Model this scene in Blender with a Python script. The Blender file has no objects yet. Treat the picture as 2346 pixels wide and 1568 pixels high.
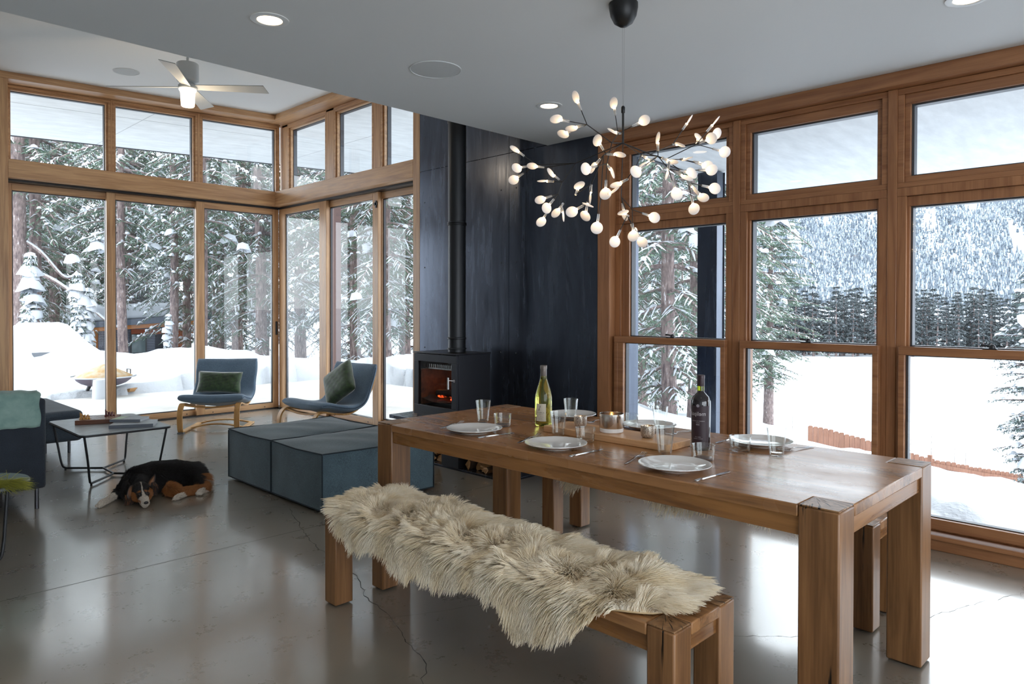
import bpy, bmesh, math, random
import numpy as np
from mathutils import Vector, Matrix, Euler
R = random.Random(7)
NR = np.random.RandomState(11)
SC = bpy.context.scene
COL = SC.collection
PI = math.pi

# ------------------------------------------------------------------ camera, sky, exposure
cam_d = bpy.data.cameras.new('camera')
cam = bpy.data.objects.new('camera', cam_d); COL.objects.link(cam)
SC.camera = cam
cam_d.sensor_width = 36.0
cam_d.lens = 1632.5 / 2346 * 36
cam_d.shift_y = -(784 - 722.234) / 2346
cam_d.clip_start = 0.05; cam_d.clip_end = 6000
_y, _p, _r = 0.793376, 0.0107462, 0.0018404
_f = Vector((math.sin(_y)*math.cos(_p), math.cos(_y)*math.cos(_p), -math.sin(_p)))
_ri = Vector((math.cos(_y), -math.sin(_y), 0)); _u = _ri.cross(_f)
_R = math.cos(_r)*_ri + math.sin(_r)*_u; _U = -math.sin(_r)*_ri + math.cos(_r)*_u
cam.matrix_world = Matrix(((_R.x, _U.x, -_f.x, 0), (_R.y, _U.y, -_f.y, 0), (_R.z, _U.z, -_f.z, 1.352), (0, 0, 0, 1)))

W = bpy.data.worlds.new('overcast_sky'); SC.world = W; W.use_nodes = True
bg = W.node_tree.nodes['Background']
bg.inputs[0].default_value = (0.86, 0.93, 1.0, 1)
bg.inputs[1].default_value = 6.0
SC.view_settings.view_transform = 'Standard'
SC.view_settings.look = 'None'
SC.view_settings.gamma = 1.0
SC.view_settings.use_curve_mapping = False
SC.view_settings.exposure = 0.0
SC.cycles.max_bounces = 8
SC.cycles.diffuse_bounces = 5
SC.cycles.glossy_bounces = 4
SC.cycles.transmission_bounces = 8
SC.cycles.transparent_max_bounces = 12
SC.cycles.caustics_reflective = False
SC.cycles.caustics_refractive = False
SC.cycles.sample_clamp_indirect = 6.0
SC.cycles.use_denoising = True

# ------------------------------------------------------------------ helpers
def srgb(h):
    h = h.lstrip('#'); o = []
    for i in (0, 2, 4):
        c = int(h[i:i+2], 16) / 255
        o.append(c/12.92 if c <= .04045 else ((c+.055)/1.055)**2.4)
    return (*o, 1)

class NT:
    def __init__(s, name):
        s.m = bpy.data.materials.new(name); s.m.use_nodes = True
        s.t = s.m.node_tree; s.b = s.t.nodes['Principled BSDF']; s.out = s.t.nodes['Material Output']
    def n(s, typ, **kw):
        nd = s.t.nodes.new('ShaderNode' + typ)
        for k, v in kw.items():
            if k.startswith('i_'):
                key = k[2:]
                key = int(key) if key.isdigit() else key.replace('_', ' ')
                nd.inputs[key].default_value = v
            else: setattr(nd, k, v)
        return nd
    def l(s, a, ao, b, bi): s.t.links.new(a.outputs[ao], b.inputs[bi])
    def coords(s, scale=(1, 1, 1), rot=(0, 0, 0), kind='Object'):
        tc = s.n('TexCoord'); mp = s.n('Mapping')
        mp.inputs['Scale'].default_value = scale; mp.inputs['Rotation'].default_value = rot
        s.l(tc, kind, mp, 'Vector'); return mp
    def noise(s, co, scale=5, detail=4, rough=.55, dist=0):
        nd = s.n('TexNoise'); nd.inputs['Scale'].default_value = scale
        nd.inputs['Detail'].default_value = detail; nd.inputs['Roughness'].default_value = rough
        nd.inputs['Distortion'].default_value = dist
        if co: s.l(co, 0, nd, 'Vector')
        return nd
    def ramp(s, src, so, stops):
        r = s.n('ValToRGB'); cr = r.color_ramp
        while len(cr.elements) < len(stops): cr.elements.new(.5)
        for e, (p, c) in zip(cr.elements, stops):
            e.position = p; e.color = c if len(c) == 4 else (*c, 1)
        s.l(src, so, r, 'Fac'); return r
    def maprange(s, src, so, a, b, c, d):
        m = s.n('MapRange'); 
        for k, v in zip(('From Min', 'From Max', 'To Min', 'To Max'), (a, b, c, d)): m.inputs[k].default_value = v
        s.l(src, so, m, 'Value'); return m
    def bump(s, src, so, strength=.2, dist=.002):
        b = s.n('Bump'); b.inputs['Strength'].default_value = strength; b.inputs['Distance'].default_value = dist
        s.l(src, so, b, 'Height'); s.l(b, 'Normal', s.b, 'Normal'); return b
    def mix(s, fac, fo, a, b):
        m = s.n('Mix', data_type='RGBA')
        if fac is not None: s.l(fac, fo, m, 0)
        for sock, v in ((6, a), (7, b)):
            if isinstance(v, tuple) and hasattr(v[0], 'outputs'): s.l(v[0], v[1], m, sock)
            else: m.inputs[sock].default_value = v if len(v) == 4 else (*v, 1)
        return m

def plain(name, col, rough=.5, metal=0., **kw):
    t = NT(name); b = t.b
    b.inputs['Base Color'].default_value = col if len(col) == 4 else (*col, 1)
    b.inputs['Roughness'].default_value = rough; b.inputs['Metallic'].default_value = metal
    for k, v in kw.items(): b.inputs[k.replace('_', ' ')].default_value = v
    return t.m

def wood(name, axis, dark, light, rough=.35, fine=1., bump=.15, big=1.):
    t = NT(name)
    sc = [14*big]*3; sc[axis] = .9
    co = t.coords(tuple(sc))
    n1 = t.noise(co, 1.6, 6, .6, .8)
    sf = [150*fine]*3; sf[axis] = 3
    co2 = t.coords(tuple(sf)); n2 = t.noise(co2, 1, 3, .6)
    co3 = t.coords((1.1, 1.1, 1.1)); n3 = t.noise(co3, 1.3, 2, .5)
    mm = t.n('Math', operation='MULTIPLY_ADD'); mm.inputs[1].default_value = .35; t.l(n2, 0, mm, 0); t.l(n1, 0, mm, 2)
    ma = t.n('Math', operation='MULTIPLY_ADD'); ma.inputs[1].default_value = .35; t.l(n3, 0, ma, 0); t.l(mm, 0, ma, 2)
    r = t.ramp(ma, 0, ((.55, dark), (1.05, light)))
    r.color_ramp.elements[1].position = 1.0
    t.l(r, 0, t.b, 'Base Color')
    rr = t.maprange(n1, 0, .3, .7, rough-.06, rough+.1); t.l(rr, 0, t.b, 'Roughness')
    t.bump(n2, 0, bump, .001)
    return t.m

class MB:
    def __init__(s): s.v = []; s.f = []; s.mi = []
    def add(s, vs, fs, m=0):
        o = len(s.v); s.v += [tuple(v) for v in vs]; s.f += [tuple(i+o for i in f) for f in fs]; s.mi += [m]*len(fs); return s
    def box(s, x0, x1, y0, y1, z0, z1, m=0):
        if x0 > x1: x0, x1 = x1, x0
        if y0 > y1: y0, y1 = y1, y0
        if z0 > z1: z0, z1 = z1, z0
        v = [(x0,y0,z0),(x1,y0,z0),(x1,y1,z0),(x0,y1,z0),(x0,y0,z1),(x1,y0,z1),(x1,y1,z1),(x0,y1,z1)]
        return s.add(v, [(0,3,2,1),(4,5,6,7),(0,1,5,4),(1,2,6,5),(2,3,7,6),(3,0,4,7)], m)
    def prism(s, poly, h, m=0):
        """poly: list of 3D points (planar, ccw from +n), h: extrusion Vector"""
        n = len(poly); h = Vector(h)
        a = [Vector(p) for p in poly]; b = [p + h for p in a]
        fs = [tuple(reversed(range(n))), tuple(range(n, 2*n))]
        for i in range(n): fs.append((i, (i+1) % n, n+(i+1) % n, n+i))
        return s.add(a+b, fs, m)
    def lathe(s, prof, n=24, c=(0, 0, 0), m=0, cap0=True, cap1=True):
        vs = []; 
        for r, z in prof:
            for i in range(n):
                a = 2*PI*i/n; vs.append((c[0]+r*math.cos(a), c[1]+r*math.sin(a), c[2]+z))
        fs = []
        for j in range(len(prof)-1):
            for i in range(n):
                k = (i+1) % n; fs.append((j*n+i, j*n+k, (j+1)*n+k, (j+1)*n+i))
        if cap0: fs.append(tuple(reversed(range(n))))
        if cap1: fs.append(tuple(range((len(prof)-1)*n, len(prof)*n)))
        return s.add(vs, fs, m)
    def tube(s, pts, r, n=8, m=0, closed=False, caps=True, rr=None):
        pts = [Vector(p) for p in pts]; k = len(pts); vs = []; up = None
        for i, p in enumerate(pts):
            if closed: d = pts[(i+1) % k] - pts[i-1]
            else: d = pts[min(i+1, k-1)] - pts[max(i-1, 0)]
            d.normalize()
            if up is None:
                up = Vector((0, 0, 1)) if abs(d.z) < .9 else Vector((1, 0, 0))
            up = (up - d*up.dot(d)).normalized(); sd = d.cross(up)
            rad = rr[i] if rr else r
            for j in range(n):
                a = 2*PI*j/n; vs.append(p + up*(rad*math.cos(a)) + sd*(rad*math.sin(a)))
        fs = []
        for i in range(k if closed else k-1):
            q = (i+1) % k
            for j in range(n):
                jj = (j+1) % n; fs.append((i*n+j, i*n+jj, q*n+jj, q*n+j))
        if caps and not closed: fs += [tuple(reversed(range(n))), tuple(range((k-1)*n, k*n))]
        return s.add(vs, fs, m)
    def sweep(s, pts, sec, m=0, caps=True, up=(0, 0, 1), flip=False):
        """sec: list of (side, up) offsets swept along pts"""
        pts = [Vector(p) for p in pts]; k = len(pts); n = len(sec); vs = []; u0 = Vector(up)
        for i, p in enumerate(pts):
            d = (pts[min(i+1, k-1)] - pts[max(i-1, 0)]).normalized()
            side = d.cross(u0).normalized(); u = side.cross(d)
            for a, b in sec: vs.append(p + side*a + u*b)
        fs = []
        for i in range(k-1):
            for j in range(n):
                jj = (j+1) % n; fs.append((i*n+j, i*n+jj, (i+1)*n+jj, (i+1)*n+j))
        if caps: fs += [tuple(reversed(range(n))), tuple(range((k-1)*n, k*n))]
        return s.add(vs, fs, m)
    def grid(s, fn, nu, nv, m=0, wrapu=False):
        vs = [fn(i/(nu-(0 if wrapu else 1)), j/(nv-1)) for j in range(nv) for i in range(nu)]
        fs = []
        for j in range(nv-1):
            for i in range(nu if wrapu else nu-1):
                k = (i+1) % nu; fs.append((j*nu+i, j*nu+k, (j+1)*nu+k, (j+1)*nu+i))
        return s.add(vs, fs, m)
    def xf(s, M, start=0):
        for i in range(start, len(s.v)): s.v[i] = tuple(M @ Vector(s.v[i]))
        return s
    def build(s, name, mats, parent=None, bevel=0, seg=2, smooth=None, sub=0, recalc=True, loc=None, angle=40):
        me = bpy.data.meshes.new(name); me.from_pydata(s.v, [], s.f)
        if not isinstance(mats, (list, tuple)): mats = [mats]
        for m in mats: me.materials.append(m)
        if len(mats) > 1: me.polygons.foreach_set('material_index', s.mi)
        if recalc:
            bm = bmesh.new(); bm.from_mesh(me); bmesh.ops.recalc_face_normals(bm, faces=bm.faces); bm.to_mesh(me); bm.free()
        sm = smooth if smooth is not None else (bevel > 0 or sub > 0)
        if sm:
            me.shade_smooth()
            if not sub: me.set_sharp_from_angle(angle=math.radians(angle))
        o = bpy.data.objects.new(name, me); COL.objects.link(o)
        if parent: o.parent = parent
        if loc: o.location = loc
        if bevel:
            md = o.modifiers.new('edge', 'BEVEL'); md.width = bevel; md.segments = seg; md.limit_method = 'ANGLE'; md.angle_limit = math.radians(35)
            md.harden_normals = False
        if sub:
            md = o.modifiers.new('smooth', 'SUBSURF'); md.levels = sub; md.render_levels = sub
        return o

def np_mesh(name, V, F, mats, parent=None, mi=None, smooth=False):
    """V (n,3), F (m,k) all faces with k corners"""
    me = bpy.data.meshes.new(name); n, (m, k) = len(V), F.shape
    me.vertices.add(n); me.vertices.foreach_set('co', np.ascontiguousarray(V, 'f').ravel())
    me.loops.add(m*k); me.loops.foreach_set('vertex_index', np.ascontiguousarray(F, 'i').ravel())
    me.polygons.add(m); me.polygons.foreach_set('loop_start', np.arange(0, m*k, k, dtype='i'))
    if mi is not None: me.polygons.foreach_set('material_index', np.ascontiguousarray(mi, 'i'))
    me.update(calc_edges=True)
    if not isinstance(mats, (list, tuple)): mats = [mats]
    for x in mats: me.materials.append(x)
    if smooth: me.shade_smooth()
    o = bpy.data.objects.new(name, me); COL.objects.link(o)
    if parent: o.parent = parent
    return o

def tag(o, label=None, cat=None, group=None, kind=None):
    if label: o['label'] = label
    if cat: o['category'] = cat
    if group: o['group'] = group
    if kind: o['kind'] = kind
    return o
def thing(name, label, cat, loc=(0, 0, 0), rz=0, group=None):
    o = bpy.data.objects.new(name, None); COL.objects.link(o); o.empty_display_size = .05
    o.location = loc; o.rotation_euler = (0, 0, rz)
    return tag(o, label, cat, group)
def struct(name, loc=(0, 0, 0)):
    o = bpy.data.objects.new(name, None); COL.objects.link(o); o.location = loc; o['kind'] = 'structure'; return o
def S(o): o['kind'] = 'structure'; return o
def dup(o, loc=None, rz=None, label=None, scale=None, parent=None):
    c = o.copy(); COL.objects.link(c)
    if parent: c.parent = parent
    if loc is not None: c.location = loc
    if rz is not None: c.rotation_euler = (o.rotation_euler[0], o.rotation_euler[1], rz)
    if scale is not None: c.scale = (scale,)*3 if not hasattr(scale, '__len__') else scale
    if label: c['label'] = label
    for ch in [x for x in o.children]: dup(ch, parent=c)
    return c
def frame_at(cx, cy, yaw):
    return Matrix.Translation((cx, cy, 0)) @ Matrix.Rotation(yaw, 4, 'Z')
def rrect(x0, x1, y0, y1, r, n=5):
    pts = []
    for cx, cy, a0 in ((x1-r, y1-r, 0), (x0+r, y1-r, 90), (x0+r, y0+r, 180), (x1-r, y0+r, 270)):
        for i in range(n+1):
            a = math.radians(a0+90*i/n); pts.append((cx+r*math.cos(a), cy+r*math.sin(a)))
    return pts
def smooth_path(pts, n=8):
    """Catmull-Rom through pts"""
    P = [Vector(p) for p in pts]; P = [2*P[0]-P[1]] + P + [2*P[-1]-P[-2]]; out = []
    for i in range(1, len(P)-2):
        for k in range(n):
            t = k/n; a, b, c, d = P[i-1], P[i], P[i+1], P[i+2]
            out.append(.5*((2*b)+(c-a)*t+(2*a-5*b+4*c-d)*t*t+(3*b-3*c+d-a)*t**3))
    out.append(P[-2]); return out
def hair(name, P, rad, mat, parent=None, col=None):
    """P (N,K,3) strand points, rad (K,) radius profile"""
    N, K, _ = P.shape
    hc = bpy.data.hair_curves.new(name); hc.add_curves([K]*N)
    hc.attributes['position'].data.foreach_set('vector', np.ascontiguousarray(P, 'f').ravel())
    ra = hc.attributes.get('radius') or hc.attributes.new('radius', 'FLOAT', 'POINT')
    ra.data.foreach_set('value', np.ascontiguousarray(np.tile(rad, N) if np.ndim(rad) == 1 else rad.ravel(), 'f'))
    if col is not None:
        ca = hc.attributes.new('tint', 'FLOAT_COLOR', 'CURVE')
        c4 = np.ones((N, 4), 'f'); c4[:, :3] = col; ca.data.foreach_set('color', c4.ravel())
    hc.materials.append(mat)
    o = bpy.data.objects.new(name, hc); COL.objects.link(o)
    if parent: o.parent = parent
    return o

# ------------------------------------------------------------------ materials
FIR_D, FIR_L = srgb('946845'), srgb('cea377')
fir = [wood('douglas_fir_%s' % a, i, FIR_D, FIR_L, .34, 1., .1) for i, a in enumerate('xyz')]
RFIR_D, RFIR_L = srgb('764a2e'), srgb('a5734d')  # same fir, darkened in colour for the backlit dining windows
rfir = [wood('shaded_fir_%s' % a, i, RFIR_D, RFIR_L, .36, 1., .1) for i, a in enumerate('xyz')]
oak = [wood('oiled_oak_%s' % a, i, srgb('5a3820'), srgb('a27140'), .27, .8, .25, .55) for i, a in enumerate('xyz')]
paint_hi = plain('bounce_lit_ceiling_paint', (.88, .90, .90), .7)  # same ceiling white, lightened to stand in for light bounced off snow
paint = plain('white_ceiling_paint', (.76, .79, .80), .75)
wallp = plain('white_wall_paint', (.75, .76, .76), .7)
black_metal = plain('black_powder_coat', (.018, .019, .022), .42, .3)
dark_clad = plain('dark_bronze_cladding', (.05, .052, .06), .45, .5)
steel = plain('brushed_stainless', (.62, .62, .62), .22, 1.)
blackp = plain('black_plastic', (.012, .012, .014), .35)
whitep = plain('white_enamel', (.72, .75, .76), .35)

def mk_glass():
    t = NT('window_glass'); nt = t.t
    nt.nodes.remove(t.b)
    tr = t.n('BsdfTransparent'); tr.inputs[0].default_value = (.97, .985, .98, 1)
    gl = t.n('BsdfGlossy'); gl.inputs['Roughness'].default_value = .0; gl.inputs[0].default_value = (1, 1, 1, 1)
    ge = t.n('NewGeometry'); dt = t.n('VectorMath', operation='DOT_PRODUCT'); t.l(ge, 'Incoming', dt, 0); t.l(ge, 'Normal', dt, 1)
    ab = t.n('Math', operation='ABSOLUTE'); t.l(dt, 'Value', ab, 0)
    on = t.n('Math', operation='SUBTRACT'); on.inputs[0].default_value = 1; t.l(ab, 0, on, 1)
    pw = t.n('Math', operation='POWER'); pw.inputs[1].default_value = 5; t.l(on, 0, pw, 0)
    mu = t.n('Math', operation='MULTIPLY_ADD'); mu.inputs[1].default_value = .9; mu.inputs[2].default_value = .045; t.l(pw, 0, mu, 0)
    mx = t.n('MixShader'); t.l(mu, 0, mx, 0); t.l(tr, 0, mx, 1); t.l(gl, 0, mx, 2); t.l(mx, 0, t.out, 0)
    return t.m
glass = mk_glass()

def thin_glass(name, tint, f0, pw_, refl=(1, 1, 1)):
    t = NT(name); t.t.nodes.remove(t.b); tr = t.n('BsdfTransparent'); tr.inputs[0].default_value = (*tint, 1)
    gl = t.n('BsdfGlossy'); gl.inputs['Roughness'].default_value = .02; gl.inputs[0].default_value = (*refl, 1)
    ge = t.n('NewGeometry'); dt = t.n('VectorMath', operation='DOT_PRODUCT'); t.l(ge, 'Incoming', dt, 0); t.l(ge, 'Normal', dt, 1)
    ab = t.n('Math', operation='ABSOLUTE'); t.l(dt, 'Value', ab, 0); on = t.n('Math', operation='SUBTRACT'); on.inputs[0].default_value = 1; t.l(ab, 0, on, 1)
    pw = t.n('Math', operation='POWER'); pw.inputs[1].default_value = pw_; t.l(on, 0, pw, 0)
    mu = t.n('Math', operation='MULTIPLY_ADD'); mu.inputs[1].default_value = 1-f0; mu.inputs[2].default_value = f0; t.l(pw, 0, mu, 0)
    ed = t.ramp(on, 0, ((.55, (*tint, 1)), (1., (tint[0]*.45, tint[1]*.47, tint[2]*.47, 1)))); t.l(ed, 0, tr, 0)
    mx = t.n('MixShader'); t.l(mu, 0, mx, 0); t.l(tr, 0, mx, 1); t.l(gl, 0, mx, 2); t.l(mx, 0, t.out, 0); return t.m
def mk_concrete():
    t = NT('polished_concrete')
    co = t.coords((1, 1, 1)); a = t.noise(co, .8, 3, .5, .4); b = t.noise(co, 7, 4, .55)
    co2 = t.coords((1, 1, 1), (0, 0, .8)); c = t.noise(co2, 60, 3, .6)
    r1 = t.ramp(a, 0, ((.3, srgb('7c756a')), (.7, srgb('948c80'))))
    r2 = t.ramp(b, 0, ((.35, (.93, .93, .93, 1)), (.65, (1, 1, 1, 1))))
    m = t.n('Mix', data_type='RGBA', blend_type='MULTIPLY'); m.inputs[0].default_value = .8
    t.l(r1, 0, m, 6); t.l(r2, 0, m, 7); t.l(m, 2, t.b, 'Base Color')
    ad = t.n('Math', operation='MULTIPLY_ADD'); ad.inputs[1].default_value = .4; t.l(c, 0, ad, 0); t.l(b, 0, ad, 2)
    rr = t.maprange(ad, 0, .45, .95, .26, .32); t.l(rr, 0, t.b, 'Roughness')
    t.b.inputs['IOR'].default_value = 1.6
    t.b.inputs['Coat Weight'].default_value = 1.; t.b.inputs['Coat Roughness'].default_value = .13; t.b.inputs['Coat IOR'].default_value = 1.55
    return t.m
concrete = mk_concrete()
def mk_patio():
    t = NT('weathered_patio_concrete'); co = t.coords(); a = t.noise(co, 2.2, 6, .6)
    r = t.ramp(a, 0, ((.35, srgb('c4c2bd')), (.7, srgb('dad7d2')))); t.l(r, 0, t.b, 'Base Color'); t.b.inputs['Roughness'].default_value = .8
    return t.m
patio_m = mk_patio()
def mk_steelwall():
    t = NT('blackened_steel'); co = t.coords((3, 3, .7)); a = t.noise(co, 1.5, 6, .65, 1.2)
    co2 = t.coords((26, 26, 1.6)); b = t.noise(co2, 1, 4, .6)
    r = t.ramp(a, 0, ((.3, (.055, .063, .085, 1)), (.72, (.095, .112, .148, 1)))); t.l(r, 0, t.b, 'Base Color')
    t.b.inputs['Metallic'].default_value = .85
    s = t.n('Math', operation='ADD'); t.l(a, 0, s, 0); t.l(b, 0, s, 1)
    rr = t.maprange(s, 0, .7, 1.3, .17, .32); t.l(rr, 0, t.b, 'Roughness')
    t.bump(b, 0, .03, .003)
    return t.m
steelwall = mk_steelwall()
def mk_soffit():
    t = NT('grey_stucco_soffit'); co = t.coords((1, 3, 1)); a = t.noise(co, 3, 6, .6)
    r = t.ramp(a, 0, ((.35, srgb('d3d6d8')), (.7, srgb('e4e7e9')))); t.l(r, 0, t.b, 'Base Color'); t.b.inputs['Roughness'].default_value = .85
    return t.m
soffit_m = mk_soffit()
def mk_snow():
    t = NT('snow'); co = t.coords(); a = t.noise(co, 2.5, 5, .6)
    t.b.inputs['Base Color'].default_value = (.56, .585, .62, 1); t.b.inputs['Roughness'].default_value = .7
    t.bump(a, 0, .6, .12); return t.m
snow_m = mk_snow()
# ------------------------------------------------------------------ room shell
XW, YW = 4.48, 8.77            # inner wood faces of the two glazed walls
SL = .0416                     # slope of the high roof
zc = lambda x: 3.868 + (x-4.48)*SL
MB().box(-3.2, 4.60, -3.5, 8.90, -.12, 0).build('floor', concrete)
S(bpy.data.objects['floor'])
# saw joint, cracks: thin dark lines let into the slab
def ribbon(mb, pts, w, z, jag=0):
    P = [Vector((x, y, 0)) for x, y in pts]; Q = []
    for i in range(len(P)-1):
        n = max(1, int((P[i+1]-P[i]).length/.03)) if jag else 1
        for k in range(n):
            q = P[i].lerp(P[i+1], k/n)
            if jag and (i or k): q = q + Vector((R.uniform(-jag, jag), R.uniform(-jag, jag), 0))
            Q.append(q)
    Q.append(P[-1])
    for i in range(len(Q)-1):
        d = (Q[i+1]-Q[i]).normalized(); s = Vector((-d.y, d.x, 0))*w/2
        ww = s*(.5+R.random()) if jag else s
        mb.add([Q[i]-ww+Vector((0, 0, z)), Q[i+1]-ww+Vector((0, 0, z)), Q[i+1]+ww+Vector((0, 0, z)), Q[i]+ww+Vector((0, 0, z))], [(0, 1, 2, 3)])
crackm = plain('dark_joint', (.03, .028, .026), .8)
mb = MB()
ribbon(mb, [(-3, 3.985), (2.3, 3.93), (4.4, 3.88)], .004, .0004)
j = mb.build('joint', crackm, bpy.data.objects['floor'], recalc=False)
mb = MB()
ribbon(mb, [(2.35, 4.4), (2.194, 3.966), (2.096, 3.665), (2.061, 3.464), (2.03, 3.25), (2.002, 3.054), (1.887, 2.824), (1.853, 2.652), (1.821, 2.494), (1.735, 2.274), (1.693, 2.117), (1.588, 2.01), (1.45, 1.7)], .003, .0005, .008)
ribbon(mb, [(1.83, 2.55), (1.95, 2.47), (2.2, 2.36), (2.5, 2.3)], .0014, .0005, .006)
ribbon(mb, [(2.3, 1.9), (2.6, 1.55), (2.9, 1.2), (3.3, .95), (3.9, .72), (4.4, .5)], .0014, .0005, .01)
ribbon(mb, [(1.45, 4.95), (1.9, 4.72), (2.3, 4.5), (2.42, 4.35)], .0014, .0005, .01)
mb.build('hairline_crack', crackm, bpy.data.objects['floor'], recalc=False)

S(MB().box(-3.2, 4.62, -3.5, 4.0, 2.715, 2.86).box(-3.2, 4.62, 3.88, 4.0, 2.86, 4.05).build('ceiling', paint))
def slab(mb, x0, x1, y0, y1, t, m=0, dz=0):
    mb.add([(x0, y0, zc(x0)+dz), (x1, y0, zc(x1)+dz), (x1, y1, zc(x1)+dz), (x0, y1, zc(x0)+dz),
            (x0, y0, zc(x0)+t), (x1, y0, zc(x1)+t), (x1, y1, zc(x1)+t), (x0, y1, zc(x0)+t)],
           [(0,3,2,1),(4,5,6,7),(0,1,5,4),(1,2,6,5),(2,3,7,6),(3,0,4,7)], m)
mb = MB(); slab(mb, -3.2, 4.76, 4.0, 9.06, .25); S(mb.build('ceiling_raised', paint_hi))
mb = MB(); slab(mb, -3.4, 8.0, 9.06, 12.13, .2); slab(mb, 4.76, 8.0, 5.80, 9.06, .2); S(mb.build('roof_overhang', soffit_m))
mb = MB(); slab(mb, -3.4, 8.03, 12.13, 12.16, .24, 0, -.012); slab(mb, 8.0, 8.03, 5.8, 12.13, .24, 0, -.012); S(mb.build('roof_fascia', dark_clad))
mb = MB(); slab(mb, -3.4, 8.03, 4.0, 12.2, .75, 0, .26); S(mb.build('roof_snow', snow_m, bevel=.12))
# seam lines in the living room soffit
mb = MB()
for y in (10.1,): slab(mb, -3.4, 8.0, y, y+.008, 0, 0, -.002)
for x in (3.3, 6.2): slab(mb, x, x+.008, 9.1, 12.1, 0, 0, -.002)
mb.build('seam', plain('soffit_seam', (.45, .46, .48), .8), bpy.data.objects['roof_overhang'], recalc=False)
# low roof over the dining side
zl = lambda x: 2.71 - .04*(x-4.48)
def slab2(mb, x0, x1, y0, y1, a, b, m=0):
    mb.add([(x0, y0, zl(x0)+a), (x1, y0, zl(x1)+a), (x1, y1, zl(x1)+a), (x0, y1, zl(x0)+a),
            (x0, y0, zl(x0)+b), (x1, y0, zl(x1)+b), (x1, y1, zl(x1)+b), (x0, y1, zl(x0)+b)],
           [(0,3,2,1),(4,5,6,7),(0,1,5,4),(1,2,6,5),(2,3,7,6),(3,0,4,7)], m)
mb = MB(); slab2(mb, 4.62, 7.45, -3.6, 3.57, 0, .2); S(mb.build('eave_soffit', soffit_m))
mb = MB(); slab2(mb, 4.62, 7.48, 3.57, 3.6, -.015, .26); slab2(mb, 7.45, 7.48, -3.6, 3.57, -.015, .26); S(mb.build('eave_fascia', dark_clad))
mb = MB(); slab2(mb, -3.3, 7.5, -3.7, 3.66, .27, .7); S(mb.build('eave_snow', snow_m, bevel=.1))
# patio slab round the corner
S(MB().box(-3.2, 7.55, 8.90, 12.15, -.2, -.03).box(4.62, 7.55, 5.76, 8.90, -.2, -.03).build('patio', patio_m))
# walls that the camera does not face; wall_back openings added to let daylight in
S(MB().box(-3.4, -3.2, -3.5, 8.9, 0, 4.1).build('wall_left', wallp))
mb = MB()
mb.box(-3.4, 4.6, -3.7, -3.5, 0, .25).box(-3.4, 4.6, -3.7, -3.5, 2.45, 2.86)
for a, b in ((-3.4, -2.6), (.3, .5), (3.4, 4.6)): mb.box(a, b, -3.7, -3.5, .25, 2.45)
S(mb.build('wall_back', wallp))
mb = MB(); mb.box(-3.2, 1.22, 8.80, 9.06, 0, 3.72); S(mb.build('wall_far', wallp))

# ---- blackened steel wall with plate seams and bolts
mb = MB()
mb.box(4.495, 5.05, 3.47, 5.715, 0, 4.35)
for (y0, y1) in ((3.468, 4.448), (4.452, 5.718)):
    for z0, z1 in ((0.0, 2.713), (2.719, 4.2)): mb.box(4.482, 4.495, y0, y1, z0, z1)
o = S(mb.build('wall_steel', steelwall))
bolt = MB()
for y in (3.56, 4.36, 4.55, 5.64):
    for z in (.95, 1.75, 2.4, 3.05):
        i0 = len(bolt.v); bolt.lathe([(.007, 0), (.007, .002), (.004, .0035)], 8); bolt.xf(Matrix.Translation((4.482, y, z)) @ Matrix.Rotation(-PI/2, 4, 'Y'), i0)
bolt.build('bolt', dark_clad, o)

# ---- fir casings, beams, posts
def wb(mb, ax, a0, a1, d0, d1, z0, z1, m=0):
    return mb.box(d0, d1, a0, a1, z0, z1, m) if ax == 'X' else mb.box(a0, a1, d0, d1, z0, z1, m)
def wpr(mb, ax, q, d0, d1, m=0):
    """q: (a, z) corner list, extruded from d0 to d1"""
    if ax == 'X': mb.prism([(d0, a, z) for a, z in q], (d1-d0, 0, 0), m)
    else: mb.prism([(a, d0, z) for a, z in q], (0, d1-d0, 0), m)
TN = [0]
def trim(mb, mat, bevel=.003):
    TN[0] += 1; return S(mb.build('trim_%d' % TN[0], mat, bevel=bevel))
# dining side (X plane)
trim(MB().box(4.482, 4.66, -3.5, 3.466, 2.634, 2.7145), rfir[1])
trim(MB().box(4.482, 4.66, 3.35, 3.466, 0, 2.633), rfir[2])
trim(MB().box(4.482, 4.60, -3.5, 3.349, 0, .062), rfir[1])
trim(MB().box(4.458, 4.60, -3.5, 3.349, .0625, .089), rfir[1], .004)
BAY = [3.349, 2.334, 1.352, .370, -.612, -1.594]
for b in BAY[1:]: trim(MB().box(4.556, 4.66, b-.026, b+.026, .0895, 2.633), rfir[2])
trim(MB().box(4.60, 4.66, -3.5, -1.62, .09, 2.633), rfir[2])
# living side, wall along Y (faces -X)
trim(MB().box(XW, 4.80, 5.72, 5.83, 0, zc(4.48)-.071), fir[2])
trim(MB().box(XW, 4.592, 5.832, YW, 2.675, 2.862).box(4.592, 4.80, 5.832, 9.1, 2.70, 2.862), fir[1])
mb = MB(); mb.prism([(XW, 5.72, zc(XW)-.070), (4.80, 5.72, zc(XW)-.070), (4.80, 5.72, zc(4.8)-.001), (XW, 5.72, zc(XW)-.001)], (0, 3.38, 0)); trim(mb, fir[1])
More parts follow.
